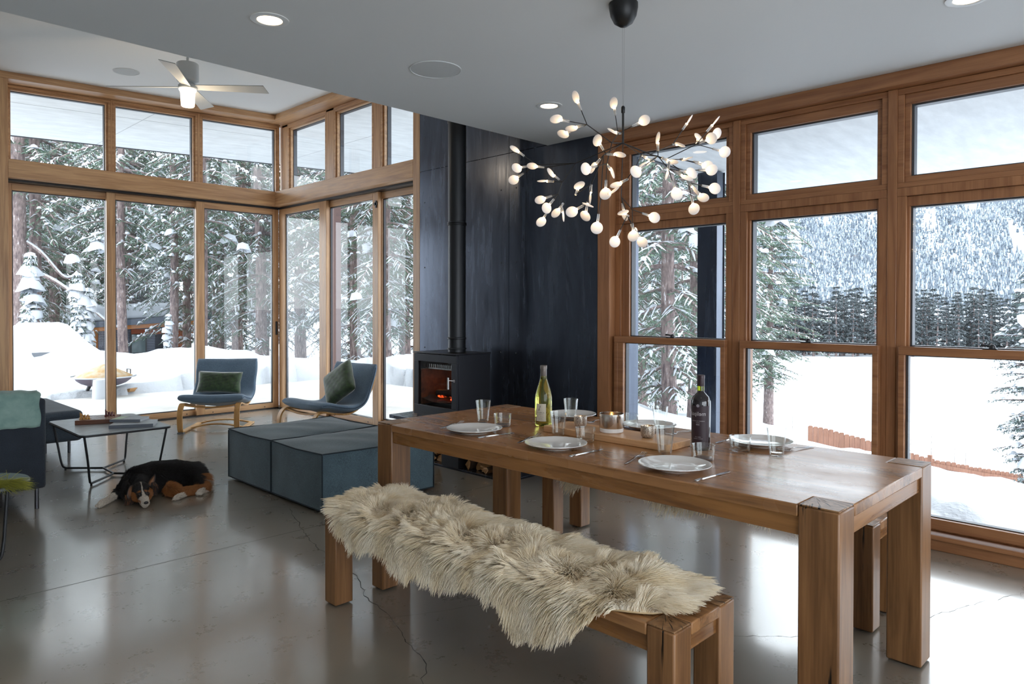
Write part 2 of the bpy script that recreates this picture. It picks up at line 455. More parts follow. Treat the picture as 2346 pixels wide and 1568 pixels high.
# living side, wall along X (faces -Y)
trim(MB().box(1.584, XW+.112, YW, 8.882, 2.675, 2.8615).box(1.584, 4.8, 8.882, 9.1, 2.70, 2.8615), fir[0])
mb = MB(); wpr(mb, 'Y', [(1.20, zc(1.2)-.07), (4.479, zc(4.479)-.07), (4.479, zc(4.479)-.001), (1.20, zc(1.2)-.001)], YW, 9.10); trim(mb, fir[0])
mb = MB(); wpr(mb, 'Y', [(1.20, 0), (1.584, 0), (1.584, zc(1.584)-.071), (1.20, zc(1.2)-.071)], YW, 9.10); trim(mb, fir[2])
# corner post of the transom windows
trim(MB().box(4.727, 4.80, 9.02, 9.10, 2.863, 3.80).box(4.70, 4.727, 8.99, 9.02, 2.863, 3.80), fir[2])

# ---- glazed units
def ring(mb, ax, a0, a1, z0, z1, w, d0, d1, wt=None, wbm=None, z1b=None):
    """frame of width w; z1b = top height at a1 when the head slopes"""
    wt = w if wt is None else wt; wbm = w if wbm is None else wbm; z1b = z1 if z1b is None else z1b
    sl = (z1b-z1)/(a1-a0); zt = lambda a: z1+(a-a0)*sl
    wb(mb, ax, a0, a1, d0, d1, z0, z0+wbm)
    for p, q in ((a0, a0+w), (a1-w, a1)):
        wpr(mb, ax, [(p, z0+wbm), (q, z0+wbm), (q, zt(q)-wt), (p, zt(p)-wt)], d0, d1)
    wpr(mb, ax, [(a0, zt(a0)-wt), (a1, zt(a1)-wt), (a1, zt(a1)), (a0, zt(a0))], d0, d1)
def pane(name, ax, a0, a1, z0, z1, d, parent, z1b=None):
    z1b = z1 if z1b is None else z1b
    mb = MB(); q = [(a0, z0), (a1, z0), (a1, z1b), (a0, z1)]
    mb.add([((d, a, z) if ax == 'X' else (a, d, z)) for a, z in q], [(0, 1, 2, 3)])
    return mb.build(name, glass, parent, recalc=False)
WN = [0]
def fixed_unit(ax, ga0, ga1, gz0, gz1, d, fw, F, gz1b=None, sash=.03, dep=.05, label=None):
    """a fixed light: glass opening ga/gz at depth d, outer frame then slimmer sash, dark metal outside"""
    WN[0] += 1; u = struct('window_%d' % WN[0])
    z1b = gz1 if gz1b is None else gz1b; o = d
    mb = MB(); ring(mb, ax, ga0-fw, ga1+fw, gz0-fw, gz1+fw, fw-sash, o-dep, o+.03, z1b=z1b+fw); mb.build('frame', F, u, bevel=.002)
    mb = MB(); ring(mb, ax, ga0-sash, ga1+sash, gz0-sash, gz1+sash, sash, o-dep+.02, o+.02, z1b=z1b+sash); mb.build('sash', F, u, bevel=.002)
    mb = MB(); ring(mb, ax, ga0-.012, ga1+.012, gz0-.012, gz1+.012, .02, o+.021, o+.07, z1b=z1b+.012); mb.build('outer_cladding', dark_clad, u)
    pane('pane', ax, ga0-.004, ga1+.004, gz0-.004, gz1+.004, o, u, z1b+.004)
    return u
# dining bays; the last two are unseen, added for daylight and reflections
for i in range(5):
    b1, b0 = BAY[i], BAY[i+1]
    a1 = b1-.026 if i else b1; a0 = b0+.026
    g1, g0 = (a1-.066, a0+.063) if i else (3.235, a0+.063)
    f = a1-g1; 
    # transom
    WN[0] += 1; u = struct('window_%d' % WN[0])
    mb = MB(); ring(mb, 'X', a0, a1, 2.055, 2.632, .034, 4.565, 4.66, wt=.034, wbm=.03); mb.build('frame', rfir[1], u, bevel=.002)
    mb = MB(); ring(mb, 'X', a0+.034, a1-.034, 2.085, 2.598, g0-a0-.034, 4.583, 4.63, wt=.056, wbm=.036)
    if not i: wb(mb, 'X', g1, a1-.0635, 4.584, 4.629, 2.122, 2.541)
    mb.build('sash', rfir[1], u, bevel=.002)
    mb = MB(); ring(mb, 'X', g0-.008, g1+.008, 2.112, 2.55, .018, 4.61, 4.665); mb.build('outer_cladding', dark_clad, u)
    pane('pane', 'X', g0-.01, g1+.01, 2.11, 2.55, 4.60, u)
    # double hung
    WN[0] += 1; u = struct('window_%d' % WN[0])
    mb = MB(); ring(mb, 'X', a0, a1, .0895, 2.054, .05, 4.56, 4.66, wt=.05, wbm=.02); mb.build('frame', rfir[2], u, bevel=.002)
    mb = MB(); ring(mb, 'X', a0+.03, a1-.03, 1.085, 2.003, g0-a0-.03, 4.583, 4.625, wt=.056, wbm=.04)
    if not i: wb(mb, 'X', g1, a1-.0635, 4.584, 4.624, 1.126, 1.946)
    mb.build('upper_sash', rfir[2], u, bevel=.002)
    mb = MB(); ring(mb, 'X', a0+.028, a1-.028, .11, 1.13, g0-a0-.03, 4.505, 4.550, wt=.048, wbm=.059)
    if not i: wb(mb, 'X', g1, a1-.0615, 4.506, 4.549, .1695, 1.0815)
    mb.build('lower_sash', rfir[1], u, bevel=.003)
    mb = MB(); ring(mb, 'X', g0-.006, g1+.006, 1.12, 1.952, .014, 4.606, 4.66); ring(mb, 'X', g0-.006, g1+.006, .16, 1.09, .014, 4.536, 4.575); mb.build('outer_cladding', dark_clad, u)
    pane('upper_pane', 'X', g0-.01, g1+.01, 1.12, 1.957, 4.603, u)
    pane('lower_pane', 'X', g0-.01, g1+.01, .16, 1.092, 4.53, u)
    # sash latch
    c = (g0+g1)/2-.005
    lt = MB(); lt.box(4.508, 4.545, c-.035, c+.03, 1.1305, 1.137); lt.lathe([(.016, 0), (.016, .012), (.009, .02), (.003, .022)], 14, (4.526, c-.012, 1.137))
    lt.tube([(4.526, c-.012, 1.146), (4.52, c+.012, 1.152), (4.515, c+.038, 1.154)], .0055, 8, rr=[.006, .005, .0075]); lt.build('latch', blackp, u, smooth=True)
# transoms over the doors: left wall then right wall
zt = lambda x: 3.625+(x-1.653)*.0392
for a, b in ((1.651, 2.555), (2.659, 3.532), (3.65, 4.622)):
    fixed_unit('Y', a, b, 2.905, zt(a), 9.04, .045, fir[0], gz1b=zt(b), sash=.02, dep=.04)
for x0, x1 in ((1.585, 1.606), (2.600, 2.614), (3.577, 3.605)):
    trim(MB().box(x0, x1, 9.0, 9.1, 2.863, zc(x0)-.073), fir[2])
for a, b in ((7.917, 8.796), (6.904, 7.645), (5.93, 6.665)):
    fixed_unit('X', a, b, 2.905, 3.722, 4.74, .045, fir[1], sash=.02, dep=.04)
for y0, y1 in ((8.842, 8.99), (7.692, 7.870), (6.712, 6.857), (5.831, 5.884)):
    trim(MB().box(4.70, 4.80, y0, y1, 2.863, 3.796), fir[2])
# fascia wood above the transom heads
wp = MB(); wpr(wp, 'Y', [(1.586, zt(1.59)+.046), (4.68, zt(4.68)+.046), (4.68, zc(4.68)-.072), (1.586, zc(1.59)-.072)], 9.0, 9.1); trim(wp, fir[0])
wp = MB(); wpr(wp, 'X', [(5.831, 3.768), (8.99, 3.768), (8.99, 3.7965), (5.831, 3.7965)], 4.70, 4.80); trim(wp, fir[1])
# sliding panels
DN = [0]
def slider(ax, a0, a1, g0, g1, d, pull=None, label=''):
    DN[0] += 1; u = struct('door_%d' % DN[0])
    t = .042
    mb = MB(); wb(mb, ax, a0, g0, d, d+t, .014, 2.65); wb(mb, ax, g1, a1, d, d+t, .014, 2.65); mb.build('stile', fir[2], u, bevel=.003)
    mb = MB(); wb(mb, ax, g0, g1, d, d+t, .014, .078); wb(mb, ax, g0, g1, d, d+t, 2.575, 2.65); mb.build('rail', fir[0 if ax == 'Y' else 1], u, bevel=.002)
    mb = MB(); ring(mb, ax, g0-.004, g1+.004, .072, 2.58, .016, d+.02, d+.048); mb.build('glazing_gasket', dark_clad, u)
    pane('pane', ax, g0-.003, g1+.003, .075, 2.578, d+.018, u)
    n = MB()
    for a in (a0+.2, a1-.2):
        i0 = len(n.v); n.lathe([(.007, 0), (.007, .003)], 10)
        n.xf(Matrix.Translation((d, a, .036) if ax == 'X' else (a, d, .036)) @ (Matrix.Rotation(-PI/2, 4, 'Y') if ax == 'X' else Matrix.Rotation(PI/2, 4, 'X')), i0)
    n.build('screw_plug', blackp, u)
    if pull is not None:
        p = MB(); wb(p, ax, pull-.014, pull+.014, d-.01, d+.001, .98, 1.16); wb(p, ax, pull-.008, pull+.008, d-.016, d-.009, 1.0, 1.14); p.build('handle', blackp, u, bevel=.003)
    return u
slider('Y', 1.575, 2.640, 1.655, 2.555, 9.000)
slider('Y', 2.540, 3.620, 2.630, 3.538, 8.950)
slider('Y', 3.518, 4.600, 3.619, 4.522, 8.900, pull=4.566)
slider('X', 7.707, 8.898, 7.870, 8.745, 4.602)
slider('X', 6.690, 7.800, 6.800, 7.730, 4.652)
slider('X', 5.832, 6.790, 5.91, 6.690, 4.702)
# tracks
S(MB().box(1.585, 4.60, 8.883, 9.09, 2.6505, 2.699).box(4.593, 4.79, 5.832, 9.09, 2.6505, 2.699).build('head_track', blackp))
S(MB().box(1.585, 4.60, 8.885, 9.07, -.01, .012).box(4.588, 4.78, 5.832, 9.07, -.01, .012).box(4.555, 4.588, 5.832, 8.86, 0, .004).build('sill_track', blackp))
# little guide blocks at the heads
mb = MB(); mb.box(2.545, 2.57, 8.985, 9.0, 2.49, 2.56); mb.box(4.64, 4.66, 6.70, 6.76, 2.5, 2.53).box(4.64, 4.652, 6.71, 6.735, 2.47, 2.55); S(mb.build('door_stop', blackp))
# exterior columns
S(MB().box(6.07, 6.075, 3.3, 3.5, -.4, 2.63).box(6.075, 6.22, 3.31, 3.49, -.4, 2.63).box(6.215, 6.22, 3.3, 3.5, -.4, 2.63).build('eave_column', steelwall))
S(MB().box(6.66, 6.80, 10.90, 11.04, -.03, zc(6.7)).build('patio_column', plain('oxide_brown_steel', srgb('5a4340'), .5, .3)))
# ------------------------------------------------------------------ dining table and benches
def endgrain():
    t = NT('cracked_oak_end_grain'); tc = t.n('TexCoord'); g = t.n('TexGradient', gradient_type='RADIAL'); t.l(tc, 'Object', g, 0)
    ln = t.n('VectorMath', operation='LENGTH'); t.l(tc, 'Object', ln, 0)
    cb = t.n('CombineXYZ'); mu = t.n('Math', operation='MULTIPLY'); mu.inputs[1].default_value = 70; t.l(g, 1, mu, 0); t.l(mu, 0, cb, 0)
    m2 = t.n('Math', operation='MULTIPLY'); m2.inputs[1].default_value = 9; t.l(ln, 'Value', m2, 0); t.l(m2, 0, cb, 1)
    a = t.noise(None, 1.3, 2, .5, .3); t.l(cb, 0, a, 'Vector')
    cr = t.ramp(a, 0, ((.36, (.012, .008, .006, 1)), (.42, (1, 1, 1, 1))))
    co = t.coords((1, 1, 1)); b = t.noise(co, 45, 4, .6); rr = t.ramp(b, 0, ((.3, srgb('6b4a2e')), (.7, srgb('a37c55'))))
    m = t.n('Mix', data_type='RGBA', blend_type='MULTIPLY'); m.inputs[0].default_value = 1; t.l(rr, 0, m, 6); t.l(cr, 0, m, 7); t.l(m, 2, t.b, 'Base Color')
    t.b.inputs['Roughness'].default_value = .38; t.bump(cr, 0, .6, .002); return t.m
def split_oak():
    t = NT('split_oak_post'); co = t.coords((13, 13, 1.0)); n1 = t.noise(co, 1.4, 6, .6, .8); co2 = t.coords((120, 120, 3)); n2 = t.noise(co2, 1, 3, .6)
    m = t.n('Math', operation='MULTIPLY_ADD'); m.inputs[1].default_value = .35; t.l(n2, 0, m, 0); t.l(n1, 0, m, 2)
    r = t.ramp(m, 0, ((.45, srgb('5f3f24')), (.95, srgb('a0734a'))))
    co3 = t.coords((34, 34, 1.7)); n3 = t.noise(co3, 1, 3, .45, .35); cr = t.ramp(n3, 0, ((.285, (.02, .012, .008, 1)), (.30, (1, 1, 1, 1))))
    x = t.n('Mix', data_type='RGBA', blend_type='MULTIPLY'); x.inputs[0].default_value = 1; t.l(r, 0, x, 6); t.l(cr, 0, x, 7); t.l(x, 2, t.b, 'Base Color')
    t.b.inputs['Roughness'].default_value = .33; t.bump(cr, 0, .5, .0015); return t.m
post_oak = split_oak()
eg = endgrain()
def mk_top():
    t = NT('worn_oak_table_top')
    tc = t.n('TexCoord'); mp = t.n('Mapping'); mp.inputs['Scale'].default_value = (9, .7, 9); t.l(tc, 'Object', mp, 0)
    n1 = t.noise(mp, 1.5, 6, .62, 1.2)
    mp2 = t.n('Mapping'); mp2.inputs['Scale'].default_value = (110, 3, 110); t.l(tc, 'Object', mp2, 0); n2 = t.noise(mp2, 1, 3, .6)
    mp3 = t.n('Mapping'); mp3.inputs['Scale'].default_value = (3.2, 1.6, 1); t.l(tc, 'Object', mp3, 0); n3 = t.noise(mp3, 1.4, 4, .6)
    # boards: different tone for each plank across x
    sp = t.n('SeparateXYZ'); t.l(tc, 'Object', sp, 0)
    fl = t.n('Math', operation='MULTIPLY'); fl.inputs[1].default_value = 7.2; t.l(sp, 0, fl, 0)
    fo = t.n('Math', operation='FLOOR'); t.l(fl, 0, fo, 0)
    wn = t.n('TexWhiteNoise', noise_dimensions='1D'); t.l(fo, 0, wn, 'W')
    a = t.n('Math', operation='MULTIPLY_ADD'); a.inputs[1].default_value = .3; t.l(n2, 0, a, 0); t.l(n1, 0, a, 2)
    b = t.n('Math', operation='MULTIPLY_ADD'); b.inputs[1].default_value = .45; t.l(n3, 0, b, 0); t.l(a, 0, b, 2)
    c = t.n('Math', operation='MULTIPLY_ADD'); c.inputs[1].default_value = .16; t.l(wn, 0, c, 0); t.l(b, 0, c, 2)
    r = t.ramp(c, 0, ((.62, srgb('563820')), (1.15, srgb('a2744a')))); r.color_ramp.elements[1].position = 1.0
    t.l(r, 0, t.b, 'Base Color')
    rr = t.maprange(n3, 0, .3, .75, .2, .36); t.l(rr, 0, t.b, 'Roughness'); t.bump(n2, 0, .15, .0008)
    return t.m
toakm = mk_top()
knot = plain('dark_knot', srgb('3a2413'), .5)
def check_cracks(mb, cx, cy, z, hw, hd, ax, n=11):
    """radial drying checks on an end-grain corner, fanning from one corner point"""
    for i in range(n):
        a = math.radians(8+74*i/(n-1)); L0, L1 = R.uniform(.25, .5), R.uniform(.75, 1.05)
        dx, dy = math.cos(a)*ax[0], math.sin(a)*ax[1]
        p0 = Vector((cx+dx*hw*L0, cy+dy*hd*L0, z)); p1 = Vector((cx+dx*hw*L1, cy+dy*hd*L1, z)); s = Vector((-dy, dx, 0))*R.uniform(.0006, .0016)
        mb.add([p0, p1-s, p1+s], [(0, 1, 2)])
def farm_table(name, label, cat, x0, x1, y0, y1, H, leg, top, apr, group=None, inset=.012):
    t = thing(name, label, cat, (x0, y0, 0), 0, group); w, d = x1-x0, y1-y0; g = .0015
    mb = MB(); mb.box(leg+g, w-leg-g, 0.002, d-.002, H-top, H); mb.box(0.002, leg+g, leg+g, d-leg-g, H-top, H).box(w-leg-g, w-.002, leg+g, d-leg-g, H-top, H)
    mb = MB()
    # top plate with notched corners, one outline
    P = [(leg+g, 0), (w-leg-g, 0), (w-leg-g, leg+g), (w, leg+g), (w, d-leg-g), (w-leg-g, d-leg-g), (w-leg-g, d), (leg+g, d), (leg+g, d-leg-g), (0, d-leg-g), (0, leg+g), (leg+g, leg+g)]
    mb.prism([(a, b, H-top) for a, b in P], (0, 0, top)); mb.build('table_top' if cat == 'table' else 'seat', toakm, t, bevel=.004)
    mb = MB(); i = inset
    for q in ((leg, w-leg, i, i+.03), (leg, w-leg, d-i-.03, d-i)): MB().box(*q, H-top-apr, H-top-.0005).build('apron', oak[0], t, bevel=.002)
    for q in ((i, i+.03, leg, d-leg), (w-i-.03, w-i, leg, d-leg)): MB().box(*q, H-top-apr, H-top-.0005).build('apron', oak[1], t, bevel=.002)
    for (a, b, sx, sy) in ((0, 0, 1, 1), (w-leg, 0, -1, 1), (w-leg, d-leg, -1, -1), (0, d-leg, 1, -1)):
        cxx = a if sx < 0 else a+leg; cyy = b if sy < 0 else b+leg
        l = MB().box(a-cxx, a+leg-cxx, b-cyy, b+leg-cyy, .006, H-.004).build('leg', post_oak, t, bevel=.006, loc=(cxx, cyy, 0))
        MB().box(a-cxx+.0015, a+leg-cxx-.0015, b-cyy+.0015, b+leg-cyy-.0015, -.0038, .0015).build('end_grain', eg, l, bevel=.002, loc=(0, 0, H))
        MB().box(a+leg*.2-cxx, a+leg*.8-cxx, b+leg*.2-cyy, b+leg*.8-cyy, 0, .007).build('felt_pad', blackp, l)
    return t
TBL = farm_table('dining_table', 'long oiled oak dining table with cracked end-grain corner blocks, laid for six', 'table', 2.130, 3.076, .765, 3.070, .760, .122, .038, .058)
farm_table('bench', 'oak bench in front of the dining table, almost hidden by a cream sheepskin', 'bench', 1.715, 2.063, 1.055, 2.888, .450, .092, .036, .05, 'oak benches along the table')
farm_table('bench', 'oak bench between the dining table and the tall windows', 'bench', 3.136, 3.480, .992, 2.835, .450, .092, .036, .05, 'oak benches along the table')

# ------------------------------------------------------------------ sheepskins
def mk_wool():
    t = NT('cream_wool'); at = t.n('Attribute', attribute_name='tint'); at.attribute_type = 'GEOMETRY'
    t.l(at, 'Color', t.b, 'Base Color'); t.b.inputs['Roughness'].default_value = .75
    t.b.inputs['Sheen Weight'].default_value = .3
    return t.m
wool = mk_wool(); hide = plain('sheep_hide', srgb('c9ae86'), .8)
def vnoise(P, s, seed):
    """cheap smooth vector noise from summed sines"""
    r = np.random.RandomState(seed); o = np.zeros(P.shape[0])
    for k in range(5):
        d = r.normal(size=3)*s*(1+.6*k); o += np.sin(P @ d + r.uniform(0, 6.28))/(1+.5*k)
    return o/2
def drape(u, v, bx0, bx1, y0, y1, H, near, far, nearw):
    """u 0..1 across (near hem to far hem), v 0..1 along. returns point on the pelt"""
    y = y0+(y1-y0)*v
    hang_n = near(v); hang_f = far(v)
    W = bx1-bx0; tot = hang_n+W+hang_f; s = u*tot
    rr = .03
    if s < hang_n:
        q = hang_n-s; x = bx0-.012-.035*math.sin(min(1, q/.12)*1.2)*nearw; z = H+.008-q*.97
        if q < rr: x = bx0-.012*q/rr; z = H+.008-q*.5
    elif s < hang_n+W: x = bx0+(s-hang_n); z = H+.010
    else:
        q = s-hang_n-W; x = bx1+.012; z = H+.008-q
    return (x, y, z)
def sheepskin(label, bx0, bx1, y0, y1, H, near, far, N, length, seed, dens=1):
    t = thing('sheepskin', label, 'sheepskin', (0, 0, 0), 0, 'sheepskins on the benches')
    nu, nv = 26, 60
    def endround(v):   # the pelt narrows and rounds off at the ends
        return 1
    mb = MB()
    def P(u, v):
        e = min(v, 1-v); k = min(1, (e/.09))**.5 if e < .09 else 1
        uu = .5+(u-.5)*(.45+.55*k); return Vector(drape(uu, v, bx0, bx1, y0, y1, H, near, far, 1))
    mb.grid(P, nu, nv); o = mb.build('pelt', hide, t, smooth=True, recalc=False)
    md = o.modifiers.new('t', 'SOLIDIFY'); md.thickness = .005; md.offset = -1
    rs = np.random.RandomState(seed); U = rs.rand(N); V = rs.rand(N)
    base = np.zeros((N, 3)); nor = np.zeros((N, 3)); edge = np.zeros(N)
    gu, gv = 60, 140
    G = np.array([[P(i/gu, j/gv) for i in range(gu+1)] for j in range(gv+1)])   # (v,u,3)
    fu, fv = U*gu, V*gv; iu, iv = fu.astype(int), fv.astype(int); fu -= iu; fv -= iv
    a, b, c, d = G[iv, iu], G[iv, iu+1], G[iv+1, iu+1], G[iv+1, iu]
    fu, fv = fu[:, None], fv[:, None]
    base = (a*(1-fu)+b*fu)*(1-fv)+(d*(1-fu)+c*fu)*fv
    du = b-a; dv = d-a; nor = np.cross(dv, du); nor /= (np.linalg.norm(nor, axis=1)[:, None]+1e-9)
    nor[nor[:, 2] < -.2] *= -1
    side = (base[:, 0] < bx0+.002) & (nor[:, 0] > 0); nor[side] *= -1
    # flow: outwards from the spine plus swirls
    cx = (bx0+bx1)/2; out = np.zeros((N, 3)); out[:, 0] = (base[:, 0]-cx)/(bx1-bx0)*2
    vv = V*2-1; out[:, 1] = np.sign(vv)*np.clip(np.abs(vv)-.72, 0, 1)*5
    n1 = vnoise(base, 9, seed+1); n2 = vnoise(base, 9, seed+2); n3 = vnoise(base, 30, seed+3); n4 = vnoise(base, 30, seed+4)
    flow = out*.9; flow[:, 0] += .75*n1+.35*n3; flow[:, 1] += .75*n2+.35*n4
    flow[:, 2] -= .25
    hang = np.clip((H-base[:, 2])/.05, 0, 1)
    flow[:, 2] -= 1.6*hang
    K = 6; L = length*(.65+.6*rs.rand(N))*(1+.25*n3)
    clx = np.round(base[:, 0]/.011)*.011; cly = np.round(base[:, 1]/.013)*.013
    clump = np.stack([clx-base[:, 0], cly-base[:, 1], np.zeros(N)], 1)
    pts = np.zeros((N, K, 3)); ph = rs.rand(N)*6.28; 
    d = nor*.75+flow*.35; d /= np.linalg.norm(d, axis=1)[:, None]
    p = base.copy(); pts[:, 0] = p
    dirn = d.copy()
    for k in range(1, K):
        f = k/(K-1)
        dirn = dirn*.72+flow*.30+nor*.05; dirn[:, 2] -= .10*f*(1+hang*2); dirn /= (np.linalg.norm(dirn, axis=1)[:, None]+1e-9)
        wig = np.stack([np.cos(ph+f*7), np.sin(ph+f*7), np.zeros(N)], 1)*.0022
        p = p+dirn*(L/(K-1))[:, None]
        q = p+wig+clump*(.65*f)
        top = (q[:, 0] > bx0-.004) & (q[:, 0] < bx1+.004); q[:, 2] = np.where(top, np.maximum(q[:, 2], H+.012+.006*f), q[:, 2])
        pts[:, k] = q
    c0 = np.array(srgb('fbf3e2')[:3]); c1 = np.array(srgb('e6d3ae')[:3]); m = np.clip(.5+.35*vnoise(base, 22, seed+7)+rs.normal(0, .15, N), 0, 1)[:, None]
    hair('wool', pts.astype('f'), np.array([.0011, .0011, .00105, .0009, .0006, .0002], 'f'), wool, t, c0*m+c1*(1-m))
    return t
def near1(v):   # hem of the near skin: hangs lowest near the camera end and in scallops
    q = 1-v     # q = 0 far end (small y is near camera, so v=0 is near)
    base = np.interp(v, [0, .08, .18, .27, .33, .5, .62, .72, .85, .93, 1], [.0, .015, .11, .17, .06, .09, .12, .07, .09, .05, .0])
    return float(base)+.008*math.sin(v*40)
def far1(v): return .02+.02*math.sin(v*17)
sheepskin('cream long-haired sheepskin draped over the bench in front of the table', 1.715, 2.063, 1.13, 2.865, .450, near1, far1, 95000, .058, 21)
def near2(v): return .05+.06*max(0, math.sin(v*14+1))+.02*math.sin(v*37)
sheepskin('cream sheepskin on the far bench, its fringe hanging below the table apron', 3.136, 3.480, 1.10, 2.72, .450, near2, near2, 26000, .055, 31)

# ------------------------------------------------------------------ ottomans
def mk_fabric(name, c0, c1, scale=260, rough=.9, sheen=.25):
    t = NT(name); co = t.coords(); a = t.noise(co, scale, 2, .7); b = t.noise(co, 6, 3, .5)
    m = t.n('Math', operation='MULTIPLY_ADD'); m.inputs[1].default_value = .3; t.l(b, 0, m, 0); t.l(a, 0, m, 2)
    r = t.ramp(m, 0, ((.45, c0), (.9, c1))); t.l(r, 0, t.b, 'Base Color'); t.b.inputs['Roughness'].default_value = rough
    t.b.inputs['Sheen Weight'].default_value = sheen; t.bump(a, 0, .25, .0015); return t.m
teal = mk_fabric('teal_grey_wool_felt', srgb('2c3c46'), srgb('5b747f'))
tealp = plain('teal_piping', srgb('1d2a33'), .85)
def ottoman(label, x0, x1, y0, y1, h):
    t = thing('ottoman', label, 'ottoman', ((x0+x1)/2, (y0+y1)/2, 0), 0, 'pair of cube ottomans'); w, d = (x1-x0)/2, (y1-y0)/2
    def f(a, b, z): return Vector((a*w, b*d, z))
    mb = MB(); n = 18; z0 = .018
    sag = lambda a, b: .028*(1-a*a)**.8*(1-b*b)**.8 + .006*math.sin(a*9+b*5)*(1-a*a)*(1-b*b) - .010*(1-abs(a*b))*(max(abs(a), abs(b)))**6
    mb.grid(lambda u, v: f(u*2-1, v*2-1, h-.012+sag(u*2-1, v*2-1)), n, n)
    side = lambda a, z: .008*math.sin(PI*(z-z0)/(h-z0))*(1-a*a)
    ht = lambda a: h-.012-.010*(1-0)*(1 if True else 0)*0+sag(a, 1)
    for ax in (0, 1):
        for s in (-1, 1):
            def g(u, v, ax=ax, s=s):
                a = u*2-1; top = h-.012+(sag(s, a) if ax == 0 else sag(a, s)); z = z0+(top-z0)*v; o = 1+side(a, z)/w
                return f(s*o, a, z) if ax == 0 else f(a, s*o, z)
            mb.grid(g, n, 9)
    mb.box(-w+.01, w-.01, -d+.01, d-.01, z0, z0+.01)
    body = mb.build('cushion_body', teal, t, smooth=True, angle=70)
    pp = MB(); r = .0045
    N = 24
    loop = [f(-1+2*i/N, -1, h-.011+sag(-1+2*i/N, -1)) for i in range(N)]+[f(1, -1+2*i/N, h-.011+sag(1, -1+2*i/N)) for i in range(N)]+[f(1-2*i/N, 1, h-.011+sag(1-2*i/N, 1)) for i in range(N)]+[f(-1, 1-2*i/N, h-.011+sag(-1, 1-2*i/N)) for i in range(N)]
    pp.tube([p*1.0+Vector((p.x*.006, p.y*.006, 0)) for p in loop], r, 6, closed=True)
    loop2 = [f(a, b, z0+.004) for a, b in ((-1, -1), (1, -1), (1, 1), (-1, 1))]; pp.tube([Vector((p.x*1.005, p.y*1.005, p.z)) for p in loop2], r, 6, closed=True)
    for a, b in ((-1, -1), (1, -1), (1, 1), (-1, 1)): pp.tube([f(a*1.006, b*1.006, z0), f(a*1.006, b*1.006, h*.5), f(a*1.006, b*1.006, h-.02)], r, 6)
    pp.build('piping', tealp, t, smooth=True)
    ft = MB(); 
    for a in (-.85, .85):
        for b in (-.85, .85): MB().lathe([(.02, 0), (.02, .02)], 12, (a*w, b*d, 0)).build('glide', blackp, t)
    return t
ottoman('grey-teal cube ottoman with dark piping, the one nearer the dining table', 2.425, 3.345, 4.108, 4.800, .405)
ottoman('grey-teal cube ottoman with dark piping, the one nearer the armchairs', 2.425, 3.325, 4.812, 5.505, .405)

